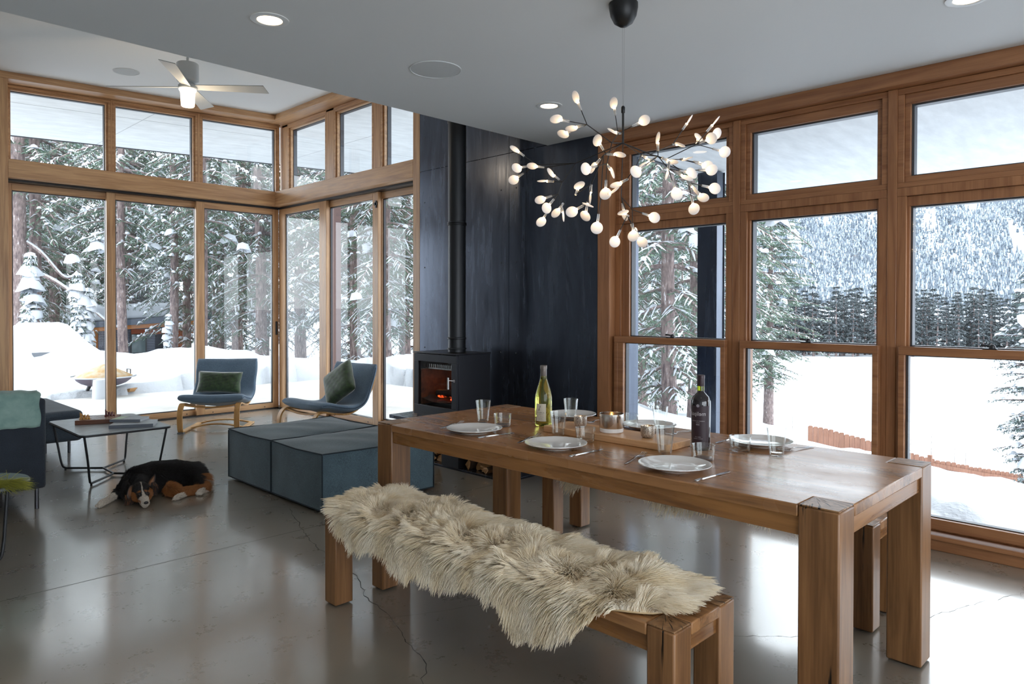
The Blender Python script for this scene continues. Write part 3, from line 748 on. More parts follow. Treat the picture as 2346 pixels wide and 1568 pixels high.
# ------------------------------------------------------------------ bentwood armchairs
bluef = mk_fabric('faded_blue_linen', srgb('45596d'), srgb('8098ae'), 300)
velvet = mk_fabric('green_velvet', srgb('13260c'), srgb('33501f'), 30, .75, .9)
birch = [wood('bent_birch_%d' % i, i, srgb('a8743c'), srgb('d9aa6b'), .35, 1., .05) for i in range(3)]
def armchair(label, px, py, yaw, pillow_rot, plabel):
    """front faces local -Y; origin under the seat front centre"""
    t = thing('lounge_chair', label, 'armchair', (px, py, 0), yaw, 'bentwood lounge chairs')
    prof = smooth_path([(0, 0.0, .375), (0, .10, .372), (0, .26, .335), (0, .42, .315), (0, .53, .355), (0, .60, .455), (0, .65, .60), (0, .70, .745)], 6)
    hw = .335; th = .075
    K = len(prof)
    def cush(u, v):
        i = v*(K-1); k = min(int(i), K-2); p = prof[k].lerp(prof[k+1], i-k); d = (prof[k+1]-prof[k]).normalized(); n = Vector((0, -d.z, d.y))
        a = u*2*PI; cx, cy = math.cos(a), math.sin(a)
        sx = math.copysign(abs(cx)**.28, cx); sy = math.copysign(abs(cy)**.5, cy)
        e = 1-.55*max(0, 1-min(v, 1-v)/.03)
        pf = 1+.25*math.cos(sx*1.5)
        w = hw*(1+.012*math.sin(v*23))
        puff = .008*math.sin(v*PI*4+1)*(1-sx*sx)
        bow = -.028*(1-sx*sx)*(1 if True else 0)
        return p+Vector((sx*w, 0, 0))+n*(sy*th/2*e*pf+puff+bow)+Vector((0, .0, 0))
    mb = MB(); mb.grid(cush, 40, 46, wrapu=True); n0 = 40
    for j, rev in ((0, True), (45, False)):
        c = sum((Vector(mb.v[j*n0+i]) for i in range(n0)), Vector())/n0; ci = len(mb.v); mb.v.append(tuple(c))
        for i in range(n0): k = (i+1) % n0; mb.f.append((j*n0+i, ci, j*n0+k) if rev else (j*n0+k, ci, j*n0+i)); mb.mi.append(0)
    mb.build('cushion', bluef, t, smooth=True, angle=80)
    sm_ = plain('blue_seam_%d' % int(px*10), srgb('3b4d60'), .9)
    for sx in (-1, 1): MB().tube([cush(.5 if sx < 0 else 0, v/30) for v in range(1, 30)], .0035, 6).build('seam', sm_, t, smooth=True)
    # carrying shell under the cushion: two bent side rails plus cross slats
    for sx in (-1, 1):
        f = MB(); x = sx*(hw-.045)
        path = [(x, .50+.09, .50), (x, .58, .40), (x, .50, .315), (x, .36, .262), (x, .20, .275), (x, .05, .308), (x, -.02, .29), (x, -.062, .22), (x, -.066, .12), (x, -.045, .035), (x, .02, .012), (x, .2, .012), (x, .62, .012)]
        path = [(x, .70, .62), (x, .66, .50)] + path[1:]
        f.sweep(smooth_path(path, 6), [(-.027, -.009), (.027, -.009), (.027, .009), (-.027, .009)], up=(1, 0, 0) if False else (0, 0, 1)) if False else None
        pts = smooth_path(path, 6); vs = []; K2 = len(pts)
        for i, p in enumerate(pts):
            d = (pts[min(i+1, K2-1)]-pts[max(i-1, 0)]).normalized(); n = Vector((0, -d.z, d.y))
            for a, b in ((-.028, -.009), (.028, -.009), (.028, .009), (-.028, .009)): vs.append(p+Vector((a, 0, 0))+n*b)
        fs = [tuple(i*4+k for k in (0, 1, 2, 3)) for i in (0,)]; fs = [(0, 3, 2, 1), tuple((K2-1)*4+k for k in (0, 1, 2, 3))]
        for i in range(K2-1):
            for j in range(4): jj = (j+1) % 4; fs.append((i*4+j, i*4+jj, (i+1)*4+jj, (i+1)*4+j))
        f.add(vs, fs); rail = f.build('bent_frame', birch[2], t, bevel=.003)
        g = MB().box(x-.03, x+.03, -.055, .0, 0, .016); g.build('foot_glide', plain('grey_felt_%d%d' % (int(px*10), sx), (.2, .2, .21), .9), rail)
    cr = MB()
    def arch(y, z, rise, w=.05, th=.016):
        pts = [Vector((-(hw-.045)+2*(hw-.045)*i/12, y, z+rise*math.sin(PI*i/12))) for i in range(13)]
        vs = []; 
        for p in pts: vs += [p+Vector((0, -w/2, -th/2)), p+Vector((0, w/2, -th/2)), p+Vector((0, w/2, th/2)), p+Vector((0, -w/2, th/2))]
        fs = [(0, 3, 2, 1), (48, 49, 50, 51)]
        for i in range(12):
            for j in range(4): jj = (j+1) % 4; fs.append((i*4+j, i*4+jj, (i+1)*4+jj, (i+1)*4+j))
        cr.add(vs, fs)
    arch(.03, .30, -.03); arch(.42, .27, -.02); arch(.60, .012, .04, .045); arch(.25, .012, .045, .045)
    cr.build('cross_rail', birch[0], t, bevel=.003)
    # cushion of its own
    M = frame_at(px, py, yaw)
    w2, h2 = (.245, .125) if pillow_rot == 0 else (.205, .205)
    p = MB()
    def pil(u, v):
        a, b = u*2-1, v*2-1; return a, b
    for s in (-1, 1):
        def g(u, v, s=s):
            a, b = u*2-1, v*2-1; e = (1-a**4)*(1-b**4); k = 1-.07*(1-abs(a))*0-.06*abs(b)*(1-abs(a))-.06*abs(a)*(1-abs(b))
            wr = .004*math.sin(a*13+b*7+s)+.003*math.sin(b*21-a*9)
            return Vector((a*w2*k, b*h2*k, s*((.062 if pillow_rot == 0 else .075)*e**.55+wr*e)))
        p.grid(g, 22, 18)
    top = thing('throw_pillow', plabel, 'pillow', (0, 0, 0), 0, 'green velvet pillows')
    if pillow_rot == 0: L = Matrix.Translation((-.04, .50, .492)) @ Matrix.Rotation(math.radians(72), 4, 'X') @ Matrix.Rotation(math.radians(-2), 4, 'Z')
    else: L = Matrix.Translation((.02, .455, .545)) @ Matrix.Rotation(math.radians(66), 4, 'X') @ Matrix.Rotation(math.radians(pillow_rot), 4, 'Z')
    top.matrix_world = M @ L
    for s in p.build('cover', velvet, top, smooth=True, angle=80),: 
        md = s.modifiers.new('w', 'WELD'); md.merge_threshold = .0008
    return t
def ploc(px, py, yaw): return px, py, yaw
armchair('blue linen lounge chair facing the room, oblong green pillow on it', 3.17, 7.66, -math.radians(38.5), 0, 'oblong dark green velvet pillow on the chair facing the room')
armchair('blue linen lounge chair seen from the side, square green pillow tilted on it', 3.63, 6.56, -math.radians(84.5), 38, 'square green velvet pillow propped on its corner on the side-on chair')

# ------------------------------------------------------------------ sofa with throw
navy = mk_fabric('charcoal_navy_wool', srgb('15191f'), srgb('343d49'), 320, .92, .15)
navy2 = mk_fabric('slate_blue_wool', srgb('2a3440'), srgb('56626f'), 320, .92, .2)
sofa = thing('sofa', 'dark charcoal sofa seen from behind at the left edge, chaise end behind it', 'sofa', (.2, 5.5, 0))
mb = MB(); mb.box(-1.2, .995, 0, .13, .15, .745); mb.build('backrest', navy, sofa, bevel=.022, seg=3)
mb = MB(); mb.box(-1.2, .98, .135, .95, .15, .42); mb.build('seat_base', navy, sofa, bevel=.02, seg=3)
mb = MB()
def chz(u, v):
    return None
mb.box(-.6, 1.66, 1.72, 2.95, .15, .425); mb.build('chaise', navy2, sofa, bevel=.045, seg=4)
for x, y in ((.96, .10), (.9, .85), (1.62, 2.05), (1.45, 2.14), (-.4, .1)):
    MB().lathe([(.013, 0), (.013, .155)], 14, (x, y, 0)).build('leg', plain('pewter_leg_%d' % int(x*100+300), (.09, .09, .1), .35, .8), sofa, smooth=True)
def mk_throw():
    t = NT('sage_waffle_throw'); co = t.coords(); w = t.n('TexChecker'); w.inputs['Scale'].default_value = 220
    t.l(co, 0, w, 'Vector'); b = t.noise(co, 9, 4, .6); r = t.ramp(b, 0, ((.3, srgb('6d8d86')), (.7, srgb('93aea5')))); t.l(r, 0, t.b, 'Base Color')
    t.b.inputs['Roughness'].default_value = .95; t.b.inputs['Sheen Weight'].default_value = .3; t.bump(w, 1, .4, .001); return t.m
th = thing('throw_blanket', 'sage green woven blanket folded over the sofa backrest', 'blanket')
mb = MB()
prof = smooth_path([(0, 5.484, .565), (0, 5.480, .66), (0, 5.483, .745), (0, 5.50, .782), (0, 5.55, .792), (0, 5.60, .785), (0, 5.64, .745), (0, 5.645, .62)], 5)
def tf(u, v):
    i = v*(len(prof)-1); k = min(int(i), len(prof)-2); p = prof[k].lerp(prof[k+1], i-k)
    x = .0+1.155*u+.006*math.sin(v*21)*(u > .96); wv = .0035*math.sin(u*70+math.sin(v*5)*2)+.0025*math.sin(u*31+v*9)
    return Vector((x, p.y-abs(wv)*.9, p.z+wv*.7+.008*math.sin(u*9+.6)*(1 if v > .2 else .3)))
mb.grid(tf, 90, 36); o = mb.build('blanket_cloth', mk_throw(), th, smooth=True, angle=180, recalc=False)
md = o.modifiers.new('t', 'SOLIDIFY'); md.thickness = .012; md.offset = 0

# ------------------------------------------------------------------ coffee table, its books and chess set
grey_top = NT('pale_grey_laminate'); _c = grey_top.coords((4, 30, 1)); _a = grey_top.noise(_c, 2, 5, .6)
_r = grey_top.ramp(_a, 0, ((.3, srgb('8f969b')), (.7, srgb('a9b1b6')))); grey_top.l(_r, 0, grey_top.b, 'Base Color'); grey_top.b.inputs['Roughness'].default_value = .25; grey_top = grey_top.m
ct = thing('coffee_table', 'low rectangular table with pale grey top on black tube legs', 'coffee table', (1.82, 6.40, 0))
x0, x1, y0, y1, H = -.325, .325, -.50, .45, .405
mb = MB(); mb.prism([(a, b, H-.006) for a, b in rrect(x0+.004, x1-.004, y0+.004, y1-.004, .05)], (0, 0, .006)); mb.build('table_top', grey_top, ct, bevel=.001)
mb = MB(); mb.prism([(a, b, H-.020) for a, b in rrect(x0, x1, y0, y1, .054)], (0, 0, .0138)); mb.build('rim', black_metal, ct, bevel=.003)
for sy in (-1, 1):
    f = MB(); yb = (-.44, .40)[sy > 0]; yt = yb*.9
    xf = .235
    def leg(sx): return [(sx*.29, yb*1.05, H-.02), (sx*.262, yb*1.0, .20), (sx*.243, yb*.93, .06), (sx*.225, yb*.86, .022), (sx*.17, yb*.74, .018), (0, yb*.32, .018)]
    for sx in (-1, 1): f.tube(smooth_path(leg(sx), 5), .0085, 8)
    lg = f.build('leg_frame', black_metal, ct, smooth=True, angle=60)
    for sx in (-1, 1): MB().lathe([(.008, 0), (.008, .016)], 10, (sx*.222, yb*.85, 0)).build('foot', blackp, lg)
MB().tube([(0, -.141, .018), (0, .128, .018)], .0085, 8).build('spine', black_metal, ct, smooth=True)
# chess box
walnut = wood('walnut', 0, srgb('3a1f12'), srgb('6e412a'), .35, 1, .1)
def mk_chess():
    t = NT('chess_squares'); tc = t.n('TexCoord'); ck = t.n('TexChecker'); ck.inputs['Scale'].default_value = 28
    ck.inputs[1].default_value = srgb('6a4636'); ck.inputs[2].default_value = srgb('b79a86'); t.l(tc, 'Object', ck, 0); t.l(ck, 0, t.b, 'Base Color'); t.b.inputs['Roughness'].default_value = .2; return t.m
cy = math.radians(-24)
CB = thing('chess_board', 'walnut chess box with inlaid squares on the coffee table', 'chess board', (1.79, 6.54, .4052), cy)
MB().box(-.145, .145, -.145, .145, 0, .034).build('box', walnut, CB, bevel=.002)
MB().box(-.13, .13, -.13, .13, .0342, .0348).build('playing_field', mk_chess(), CB)
gold = plain('boxwood', srgb('c08a3a'), .35); dred = plain('red_stained_wood', srgb('5c1a20'), .35)
def piece(kind):
    h = {'pawn': .030, 'rook': .034, 'bishop': .042, 'king': .056}[kind]
    p = [(.0085, 0), (.009, .003), (.0065, .006), (.004, .011), (.0034, h*.62), (.0058, h*.66), (.0032, h*.70)]
    if kind == 'pawn': p += [(.0048, h*.82), (.004, h*.94), (.001, h)]
    elif kind == 'rook': p = p[:5]+[(.0062, h*.75), (.0062, h), (.004, h), (.004, h*.93)]
    elif kind == 'bishop': p += [(.0052, h*.80), (.0035, h*.93), (.0012, h)]
    else: p += [(.0048, h*.86), (.0055, h*.9), (.0015, h*.92), (.0015, h)]
    return p
Mc = frame_at(1.79, 6.54, cy)
protos = {}
def chess(kind, mat, col, lx, ly, grp):
    key = (kind, col); w = Mc @ Vector((lx, ly, .4401))
    lab = {'gold': 'small yellow boxwood chess piece crowded at one end of the chess box', 'red': 'small dark red chess piece crowded at the window end of the chess box'}[col]
    if kind in ('king',): lab = {'gold': 'tallest yellow chess piece, standing amid the boxwood cluster', 'red': 'tallest dark red chess piece, standing above its cluster'}[col]
    if key not in protos:
        mb = MB(); mb.lathe(piece(kind), 10)
        if kind == 'king': mb.box(-.004, .004, -.001, .001, .054, .057)
        o = mb.build('chess_'+kind, mat, smooth=True); protos[key] = o; tag(o, lab, 'chess piece', grp)
    else:
        o = protos[key].copy(); COL.objects.link(o)
    o.location = w; return o
rs = random.Random(3)
for col, mat, cx, cyy in (('gold', gold, -.085, -.045), ('red', dred, .075, .07)):
    ks = ['king', 'bishop', 'bishop', 'rook', 'rook']+['pawn']*8; i = 0
    for a in range(4):
        for b in range(4):
            if i < len(ks):
                chess(ks[i], mat, col, cx+(a-1.5)*.021+rs.uniform(-.002, .002), cyy+(b-1.5)*.021+rs.uniform(-.002, .002), {'gold': 'yellow boxwood chess pieces', 'red': 'dark red chess pieces'}[col]); i += 1
paper = plain('book_pages', srgb('c9ccd0'), .8)
def book(label, cx, cyy, z, w, d, h, yaw, cov, spine):
    t = thing('book', label, 'book', (cx, cyy, z), yaw, 'books on the coffee table')
    MB().box(-w/2+.004, w/2-.004, -d/2+.004, d/2-.004, .003, h-.003).build('pages', paper, t)
    mb = MB(); mb.box(-w/2, w/2, -d/2, d/2, 0, .0025).box(-w/2, w/2, -d/2, d/2, h-.0025, h); mb.build('cover', cov, t, bevel=.0008)
    MB().box(-w/2-.002, w/2+.0, -d/2-.002, -d/2+.002, .0, h).build('spine', spine, t, bevel=.001); return t
book('large thin pale hardcover book lying on the coffee table, under a smaller one', 1.93, 6.12, .4052, .31, .235, .026, math.radians(-28), plain('book_white', srgb('aeb6bc'), .3), plain('book_grey', srgb('5c626c'), .4))
b2 = book('smaller silver book with a green picture, on top of the large pale one', 1.935, 6.235, .4315, .235, .17, .022, math.radians(-42), plain('book_silver', srgb('a9afb4'), .25), plain('book_steel', srgb('6d727b'), .35))
MB().box(-.112, -.045, -.075, .075, .0222, .0225).build('picture_patch', plain('green_patch', srgb('a9c3a0'), .3), b2)

# ------------------------------------------------------------------ side table with pine sprig
stb = thing('side_table', 'small round grey-topped table at the left edge with black bow legs', 'side table', (.655, 4.44, 0))
MB().lathe([(.228, .443), (.232, .447), (.232, .456), (.228, .460)], 48).build('table_top', plain('grey_stone_top', srgb('6d747b'), .18), stb, smooth=True)
for a in (40, 160, 280):
    c, s = math.cos(math.radians(a)), math.sin(math.radians(a)); f = MB()
    f.tube(smooth_path([(c*.214, s*.214, .442), (c*.196, s*.196, .24), (c*.176, s*.176, .07), (c*.145, s*.145, .02), (c*.06, s*.06, .014), (0, 0, .014)], 5), .009, 8); lg = f.build('leg', black_metal, stb, smooth=True, angle=60)
    MB().lathe([(.009, 0), (.009, .012)], 10, (c*.14, s*.14, 0)).build('foot', blackp, lg)
sp = thing('pine_sprig', 'yellow-green pine sprig lying over the edge of the round side table', 'sprig')
needle = NT('pine_needles'); _at = needle.n('Attribute', attribute_name='tint'); needle.l(_at, 'Color', needle.b, 'Base Color'); needle.b.inputs['Roughness'].default_value = .55; needle = needle.m
N = 900; P = np.zeros((N, 4, 3)); cc = np.zeros((N, 3)); rs2 = np.random.RandomState(5)
for i in range(N):
    f = rs2.rand(); b = np.array([.60+.17*f, 4.30-.03*f, .466+.012*rs2.rand()]); d = np.array([.7, -.32, .02])+rs2.normal(0, .32, 3)*np.array([1, 1, .35]); d /= np.linalg.norm(d); L = .07+.06*rs2.rand()
    for k in range(4): q = k/3; P[i, k] = b+d*L*q+np.array([0, 0, -.022*q*q*(b[0] > .68)]); P[i, k, 2] = max(P[i, k, 2], .4615 if (P[i, k, 0]-.655)**2+(P[i, k, 1]-4.44)**2 < .05 else .40)
    cc[i] = np.array(srgb('8b8a35')[:3])*(.6+.7*rs2.rand())
hair('needles', P, np.array([.0009, .0009, .0008, .0003], 'f'), needle, sp, cc)
MB().tube([(.52, 4.325, .466), (.62, 4.30, .467), (.76, 4.27, .466)], .003, 6).build('twig', plain('twig_bark', srgb('5a4528'), .8), sp, smooth=True)
# ------------------------------------------------------------------ hearth, stove, firewood
hs = thing('hearth_bench', 'long low blackened steel hearth shelf carrying the stove, firewood kept below it', 'hearth', (3.87, 3.86, 0))
MB().box(0, .610, 0, 1.53, .335, .368).build('shelf_top', steelwall, hs, bevel=.002)
MB().box(0, .610, 0, 1.53, 0, .018).build('floor_tray', steelwall, hs, bevel=.002)
MB().box(.004, .60, .0, .03, .0185, .3345).build('end_panel', steelwall, hs)
MB().box(-.006, .42, .56, .775, .0185, .3345).build('support_block', plain('satin_black_steel', (.035, .038, .046), .35, .6), hs, bevel=.002)
MB().box(.58, .61, .04, 1.5, .0185, .3345).build('back_panel', blackp, hs)
bark = plain('log_bark', srgb('4e3b2c'), .9)
def mk_split():
    t = NT('split_log_face'); co = t.coords((2, 22, 22)); a = t.noise(co, 1.5, 5, .6, .5); r = t.ramp(a, 0, ((.3, srgb('8d6238')), (.75, srgb('d0a271')))); t.l(r, 0, t.b, 'Base Color'); t.b.inputs['Roughness'].default_value = .8; t.bump(a, 0, .5, .006); return t.m
splitm = mk_split(); bark_ = bark
def firelog(y, z, r, ang, n, L, x0, lab, grp):
    mb = MB(); P = []; k = n
    a0 = 0; wedge = [(0, 0)] + [(r*(1+R.uniform(-.08, .08))*math.cos(math.radians(a)), r*(1+R.uniform(-.08, .08))*math.sin(math.radians(a))) for a in np.linspace(-n/2, n/2, 6)]
    ca, sa = math.cos(ang), math.sin(ang); cyy = sum(p[0] for p in wedge)/7; czz = sum(p[1] for p in wedge)/7
    rot = [((p[0]-cyy)*ca-(p[1]-czz)*sa, (p[0]-cyy)*sa+(p[1]-czz)*ca) for p in wedge]
    seg = 4
    for s in range(seg+1):
        j = .004 if 0 < s < seg else 0
        for p in rot: mb.v.append((s*L/seg+(R.uniform(-.008, .008) if s in (0, seg) else 0), p[0]*(1+.05*math.sin(s*2+ang))+R.uniform(-j, j), p[1]+R.uniform(-j, j)))
    q = len(rot)
    for s in range(seg):
        for i in range(q): ii = (i+1) % q; mb.f.append((s*q+i, s*q+ii, (s+1)*q+ii, (s+1)*q+i)); mb.mi.append(1 if 0 < i < q-1 else 0)
    mb.f.append(tuple(reversed(range(q)))); mb.f.append(tuple(range(seg*q, seg*q+q))); mb.mi += [0, 0]
    o = mb.build('firewood_log', [splitm, bark]); o.location = (x0, y, z); o.rotation_euler = (0, 0, R.uniform(-.08, .08)); tag(o, lab, 'firewood', grp)
for ys, grp, lab in ((np.arange(4.685, 5.36, .072), 'firewood left of the stove support', 'split firewood log stacked under the hearth shelf, on the glazed-door side of its support'), (np.arange(3.935, 4.40, .068), 'firewood right of the stove support', 'split firewood log stacked under the hearth shelf, on the dining-window side of its support')):
    for row in range(3):
        for i, y in enumerate(ys):
            if row == 2 and R.random() < .35: continue
            if i == len(ys)-1 and row: continue
            firelog(y+row*.033+R.uniform(-.006, .006), .053+row*.070, R.uniform(.055, .066), R.uniform(0, 6.28), R.choice([70, 85, 100]), R.uniform(.30, .34), 3.90+R.uniform(0, .06), lab, grp)

st = thing('wood_stove', 'black steel wood stove with a glazed door and embers glowing inside', 'stove', (3.87, 4.455, .368))
smat = plain('stove_black_steel', (.040, .042, .050), .38, .55)
D, Wd, Ht = .39, .565, .585
mb = MB(); mb.box(.02, D-.02, .02, Wd-.02, 0, .05); mb.build('plinth', blackp, st)
# firebox shell open at the front
mb = MB(); mb.box(.03, D, 0, .022, .05, Ht).box(.03, D, Wd-.022, Wd, .05, Ht).box(.03, D, .022, Wd-.022, .05, .12).box(.03, D, .022, Wd-.022, Ht-.06, Ht).box(D-.02, D, .022, Wd-.022, .12, Ht-.06)
mb.build('firebox_body', smat, st, bevel=.002)
MB().box(-.006, D+.004, -.008, Wd+.008, Ht, Ht+.010).build('top_plate', smat, st, bevel=.003)
dr = MB(); g0, g1, h0, h1 = .062, .482, .135, .520
ring(dr, 'X', 0, Wd, .052, Ht-.004, .06, 0, .026, wt=.065, wbm=.083)
door = dr.build('door', smat, st, bevel=.002)
dg = MB(); dg.add([(.012, .055, .13), (.012, .51, .13), (.012, .51, .525), (.012, .055, .525)], [(0, 1, 2, 3)]); dg.build('door_glass', glass, door, recalc=False)
MB().box(.010, .024, .505, .53, .12, .53).build('glass_retainer', blackp, door)
hd = MB(); hd.tube([(-.045, .047, .305), (-.045, .047, .402)], .0085, 14); hd.tube([(-.045, .045, .378), (-.02, .027, .374), (0, .022, .372)], .005, 10); hd.tube([(-.004, .022, .372), (.0, .022, .372)], .013, 16)
hd.build('handle', steel, door, smooth=True)
brick = NT('firebrick'); _c = brick.coords((1, 1, 1)); _n = brick.noise(_c, 12, 5, .6); _r = brick.ramp(_n, 0, ((.3, srgb('3a2a22')), (.7, srgb('7a4a30')))); brick.l(_r, 0, brick.b, 'Base Color'); brick.b.inputs['Roughness'].default_value = .9; brick = brick.m
MB().box(.345, .368, .025, Wd-.025, .13, .44).box(.05, .345, .024, .04, .13, .44).box(.05, .345, Wd-.04, Wd-.024, .13, .44).build('firebrick', brick, st)
mb = MB(); mb.box(.06, .30, .03, Wd-.03, .448, .46)
for i in range(18): mb.box(.058, .062, .05+i*.026, .062+i*.026, .462, .49)
mb.build('baffle', steel, st)
mb = MB(); mb.grid(lambda u, v: Vector((.035+.30*u, .03+.50*v, .195+.03*math.sin(PI*v)*-1+.012*math.sin(u*11)*math.sin(v*17))), 20, 30); mb.build('ash_bed', plain('ash', (.05, .045, .045), .95), st, smooth=True, recalc=False)
ember = NT('glowing_embers'); _c = ember.coords(); _n = ember.noise(_c, 40, 4, .6); _r = ember.ramp(_n, 0, ((.42, (0, 0, 0, 1)), (.7, (1, .09, .015, 1)))); ember.l(_r, 0, ember.b, 'Emission Color'); ember.b.inputs['Emission Strength'].default_value = 4; ember.b.inputs['Base Color'].default_value = (.02, .015, .015, 1); ember = ember.m
for y, x in ((.085, .06), (.13, .11), (.2, .2), (.3, .22), (.36, .15)):
    MB().grid(lambda u, v: Vector((.038*math.cos(u*2*PI)*math.sin(v*PI)*(1+.3*math.sin(u*9)), .05*math.sin(u*2*PI)*math.sin(v*PI), .014*math.cos(v*PI))), 16, 8, wrapu=True).build('ember', ember, st, smooth=True, loc=(x, y, .205))
char = MB(); char.tube([(.16, .12, .235), (.17, .27, .235), (.15, .42, .228)], .032, 9, rr=[.028, .033, .03]); char.build('charred_log', plain('charcoal', (.02, .018, .018), .85), st)
fl = bpy.data.lights.new('fire_glow', 'POINT'); fl.energy = .14; fl.color = (1, .32, .08); fl.shadow_soft_size = .04
flo = bpy.data.objects.new('fire_glow', fl); COL.objects.link(flo); flo.parent = st; flo.location = (.17, .40, .30)
pi_ = thing('flue_pipe', 'tall matt black flue pipe rising from the stove to the roof', 'flue pipe', (4.06, 4.665, .965))
pm = plain('flue_black', (.022, .024, .028), .4, .4)
for z0, z1, r in ((0, 1.10, .0765), (1.10, 1.98, .078), (1.98, 2.86, .0795)):
    MB().lathe([(r, z0+.001), (r, z1)], 40, cap0=False, cap1=False).build('pipe_section', pm, pi_, smooth=True)
for z in (.03, .12, 1.10, 1.115, 1.98, 2.0):
    MB().lathe([(.079, z-.008), (.084, z-.004), (.084, z+.004), (.079, z+.008)], 40, cap0=False, cap1=False).build('collar', pm, pi_, smooth=True)

# ------------------------------------------------------------------ things on the table
TZ = .760
def mk_drink():
    t = NT('clear_drinking_glass'); t.b.inputs['Transmission Weight'].default_value = 1; t.b.inputs['Roughness'].default_value = .0; t.b.inputs['IOR'].default_value = 1.47; t.b.inputs['Base Color'].default_value = (.985, .99, .985, 1); return t.m
dglass = thin_glass('clear_drinking_glass', (.97, .98, .975), .03, 2.8)
china = plain('white_porcelain', (.80, .79, .78), .08, 0, Coat_Weight=.5, Coat_Roughness=.03)
stainless = plain('polished_cutlery', (.55, .55, .56), .16, 1.)
# plates
pp = [(0.001, .0035), (.060, .0035), (.060, 0), (.066, 0), (.068, .004), (.092, .008), (.118, .0165), (.1300, .0215), (.1322, .0225), (.1320, .0245), (.129, .0240), (.112, .0185), (.090, .0120), (.070, .0078), (.001, .0070)]
mbp = MB(); mbp.lathe(pp, 64)
PL = {'near the glazed-door end': (2.273, 2.488), 'middle': (2.269, 1.973), 'near the cracked corner block': (2.275, 1.401)}
plate = mbp.build('dinner_plate', china, smooth=True, angle=60); plate.location = (2.276, 2.488, TZ)
tag(plate, 'white dinner plate on the bench side, nearest the glazed doors', 'plate', 'white dinner plates')
for (x, y), lb in (((2.270, 1.973), 'white dinner plate on the bench side, in the middle of the three'), ((2.275, 1.401), 'white dinner plate on the bench side, nearest the big cracked corner block'), ((2.935, 1.385), 'white dinner plate on the window side, behind the lone tall tumbler'), ((2.95, 1.962), 'white dinner plate on the window side, partly behind the small candle'), ((2.952, 2.455), 'white dinner plate on the window side, behind the mirrored candle pot')):
    c = plate.copy(); COL.objects.link(c); c.location = (x, y, TZ); c['label'] = lb
def tumbler(name, r0, r1, h, th, fl=0):
    p = [(.001, .0), (r0-.004, 0), (r0, .004)]
    n = 8
    for i in range(1, n+1): f = i/n; p.append((r0+(r1-r0)*f, .004+(h-.004)*f))
    p += [(r1-th*.5, h+.0006), (r1-th, h-.0004)]
    for i in range(n, -1, -1): f = i/n; rr = r0+(r1-r0)*f-th; p.append((max(rr, .002)*(1 if i else .96), .012+(h-.012)*f))
    p.append((.001, .010))
    mb = MB(); mb.lathe(p, 40); return mb.build(name, dglass, smooth=True, angle=50)
tl = tumbler('tall_tumbler', .0265, .0385, .112, .0022); lo = tumbler('low_tumbler', .039, .0445, .062, .0018)
def put(o, spots, cat, grp):
    for i, (x, y, lb) in enumerate(spots):
        c = o if i == 0 else o.copy()
        if i: COL.objects.link(c)
        c.location = (x, y, TZ+.0004); tag(c, lb, cat, grp)
put(tl, [(2.505, 2.672, 'tall tapered tumbler farthest toward the stove, behind the first plate'), (2.485, 2.145, 'tall tapered tumbler in front of the serving board corner by the white wine'), (2.478, 1.572, 'tall tapered tumbler at the near corner of the serving board'), (2.770, 1.240, 'tall tapered tumbler standing alone near the window end of the table'), (2.880, 2.400, 'tall tapered tumbler behind the wine bottle and glass candle'), (2.975, 1.915, 'tall tapered tumbler between the small candle and the window')], 'glass', 'tall tumblers')
put(lo, [(2.490, 2.515, 'low clear tumbler right of the tall glass, behind the first plate'), (2.462, 1.968, 'low clear tumbler behind the middle bench-side plate'), (2.485, 1.404, 'low clear tumbler in front of the red wine bottle'), (2.755, 1.388, 'low clear tumbler beside the window-side plate and lone tall tumbler'), (2.935, 2.066, 'low clear tumbler behind the mirrored candle pot')], 'glass', 'low tumblers')
# cutlery: blade / tines along +Y local
def knife():
    t = thing('table_knife', '', 'knife', (0, 0, TZ), 0, 'table knives')
    mb = MB(); n = 14
    def sec(y, w, h): return [(-w, y, h*.2), (0, y, 0.0), (w, y, h*.2), (w*.8, y, h), (0, y, h*1.15), (-w*.8, y, h)]
    rows = [(-.105, .0035, .003), (-.102, .0062, .005), (-.06, .0058, .0055), (0, .0045, .005), (.012, .004, .004)]
    vs = []
    for r in rows: vs += sec(*r)
    fs = [tuple(reversed(range(6))), tuple(range(24, 30))]
    for i in range(4):
        for j in range(6): fs.append((i*6+j, i*6+(j+1) % 6, i*6+6+(j+1) % 6, i*6+6+j))
    mb.add(vs, fs); mb.build('handle', stainless, t, smooth=True, angle=50)
    b = MB(); P = [(-.0035, .010), (.0045, .010), (.0080, .03), (.0085, .07), (.006, .098), (-.001, .108), (-.0055, .102), (-.005, .05)]
    b.prism([(x, y, .0018) for x, y in P], (0, 0, .0013)); b.build('blade', stainless, t, bevel=.0004); return t
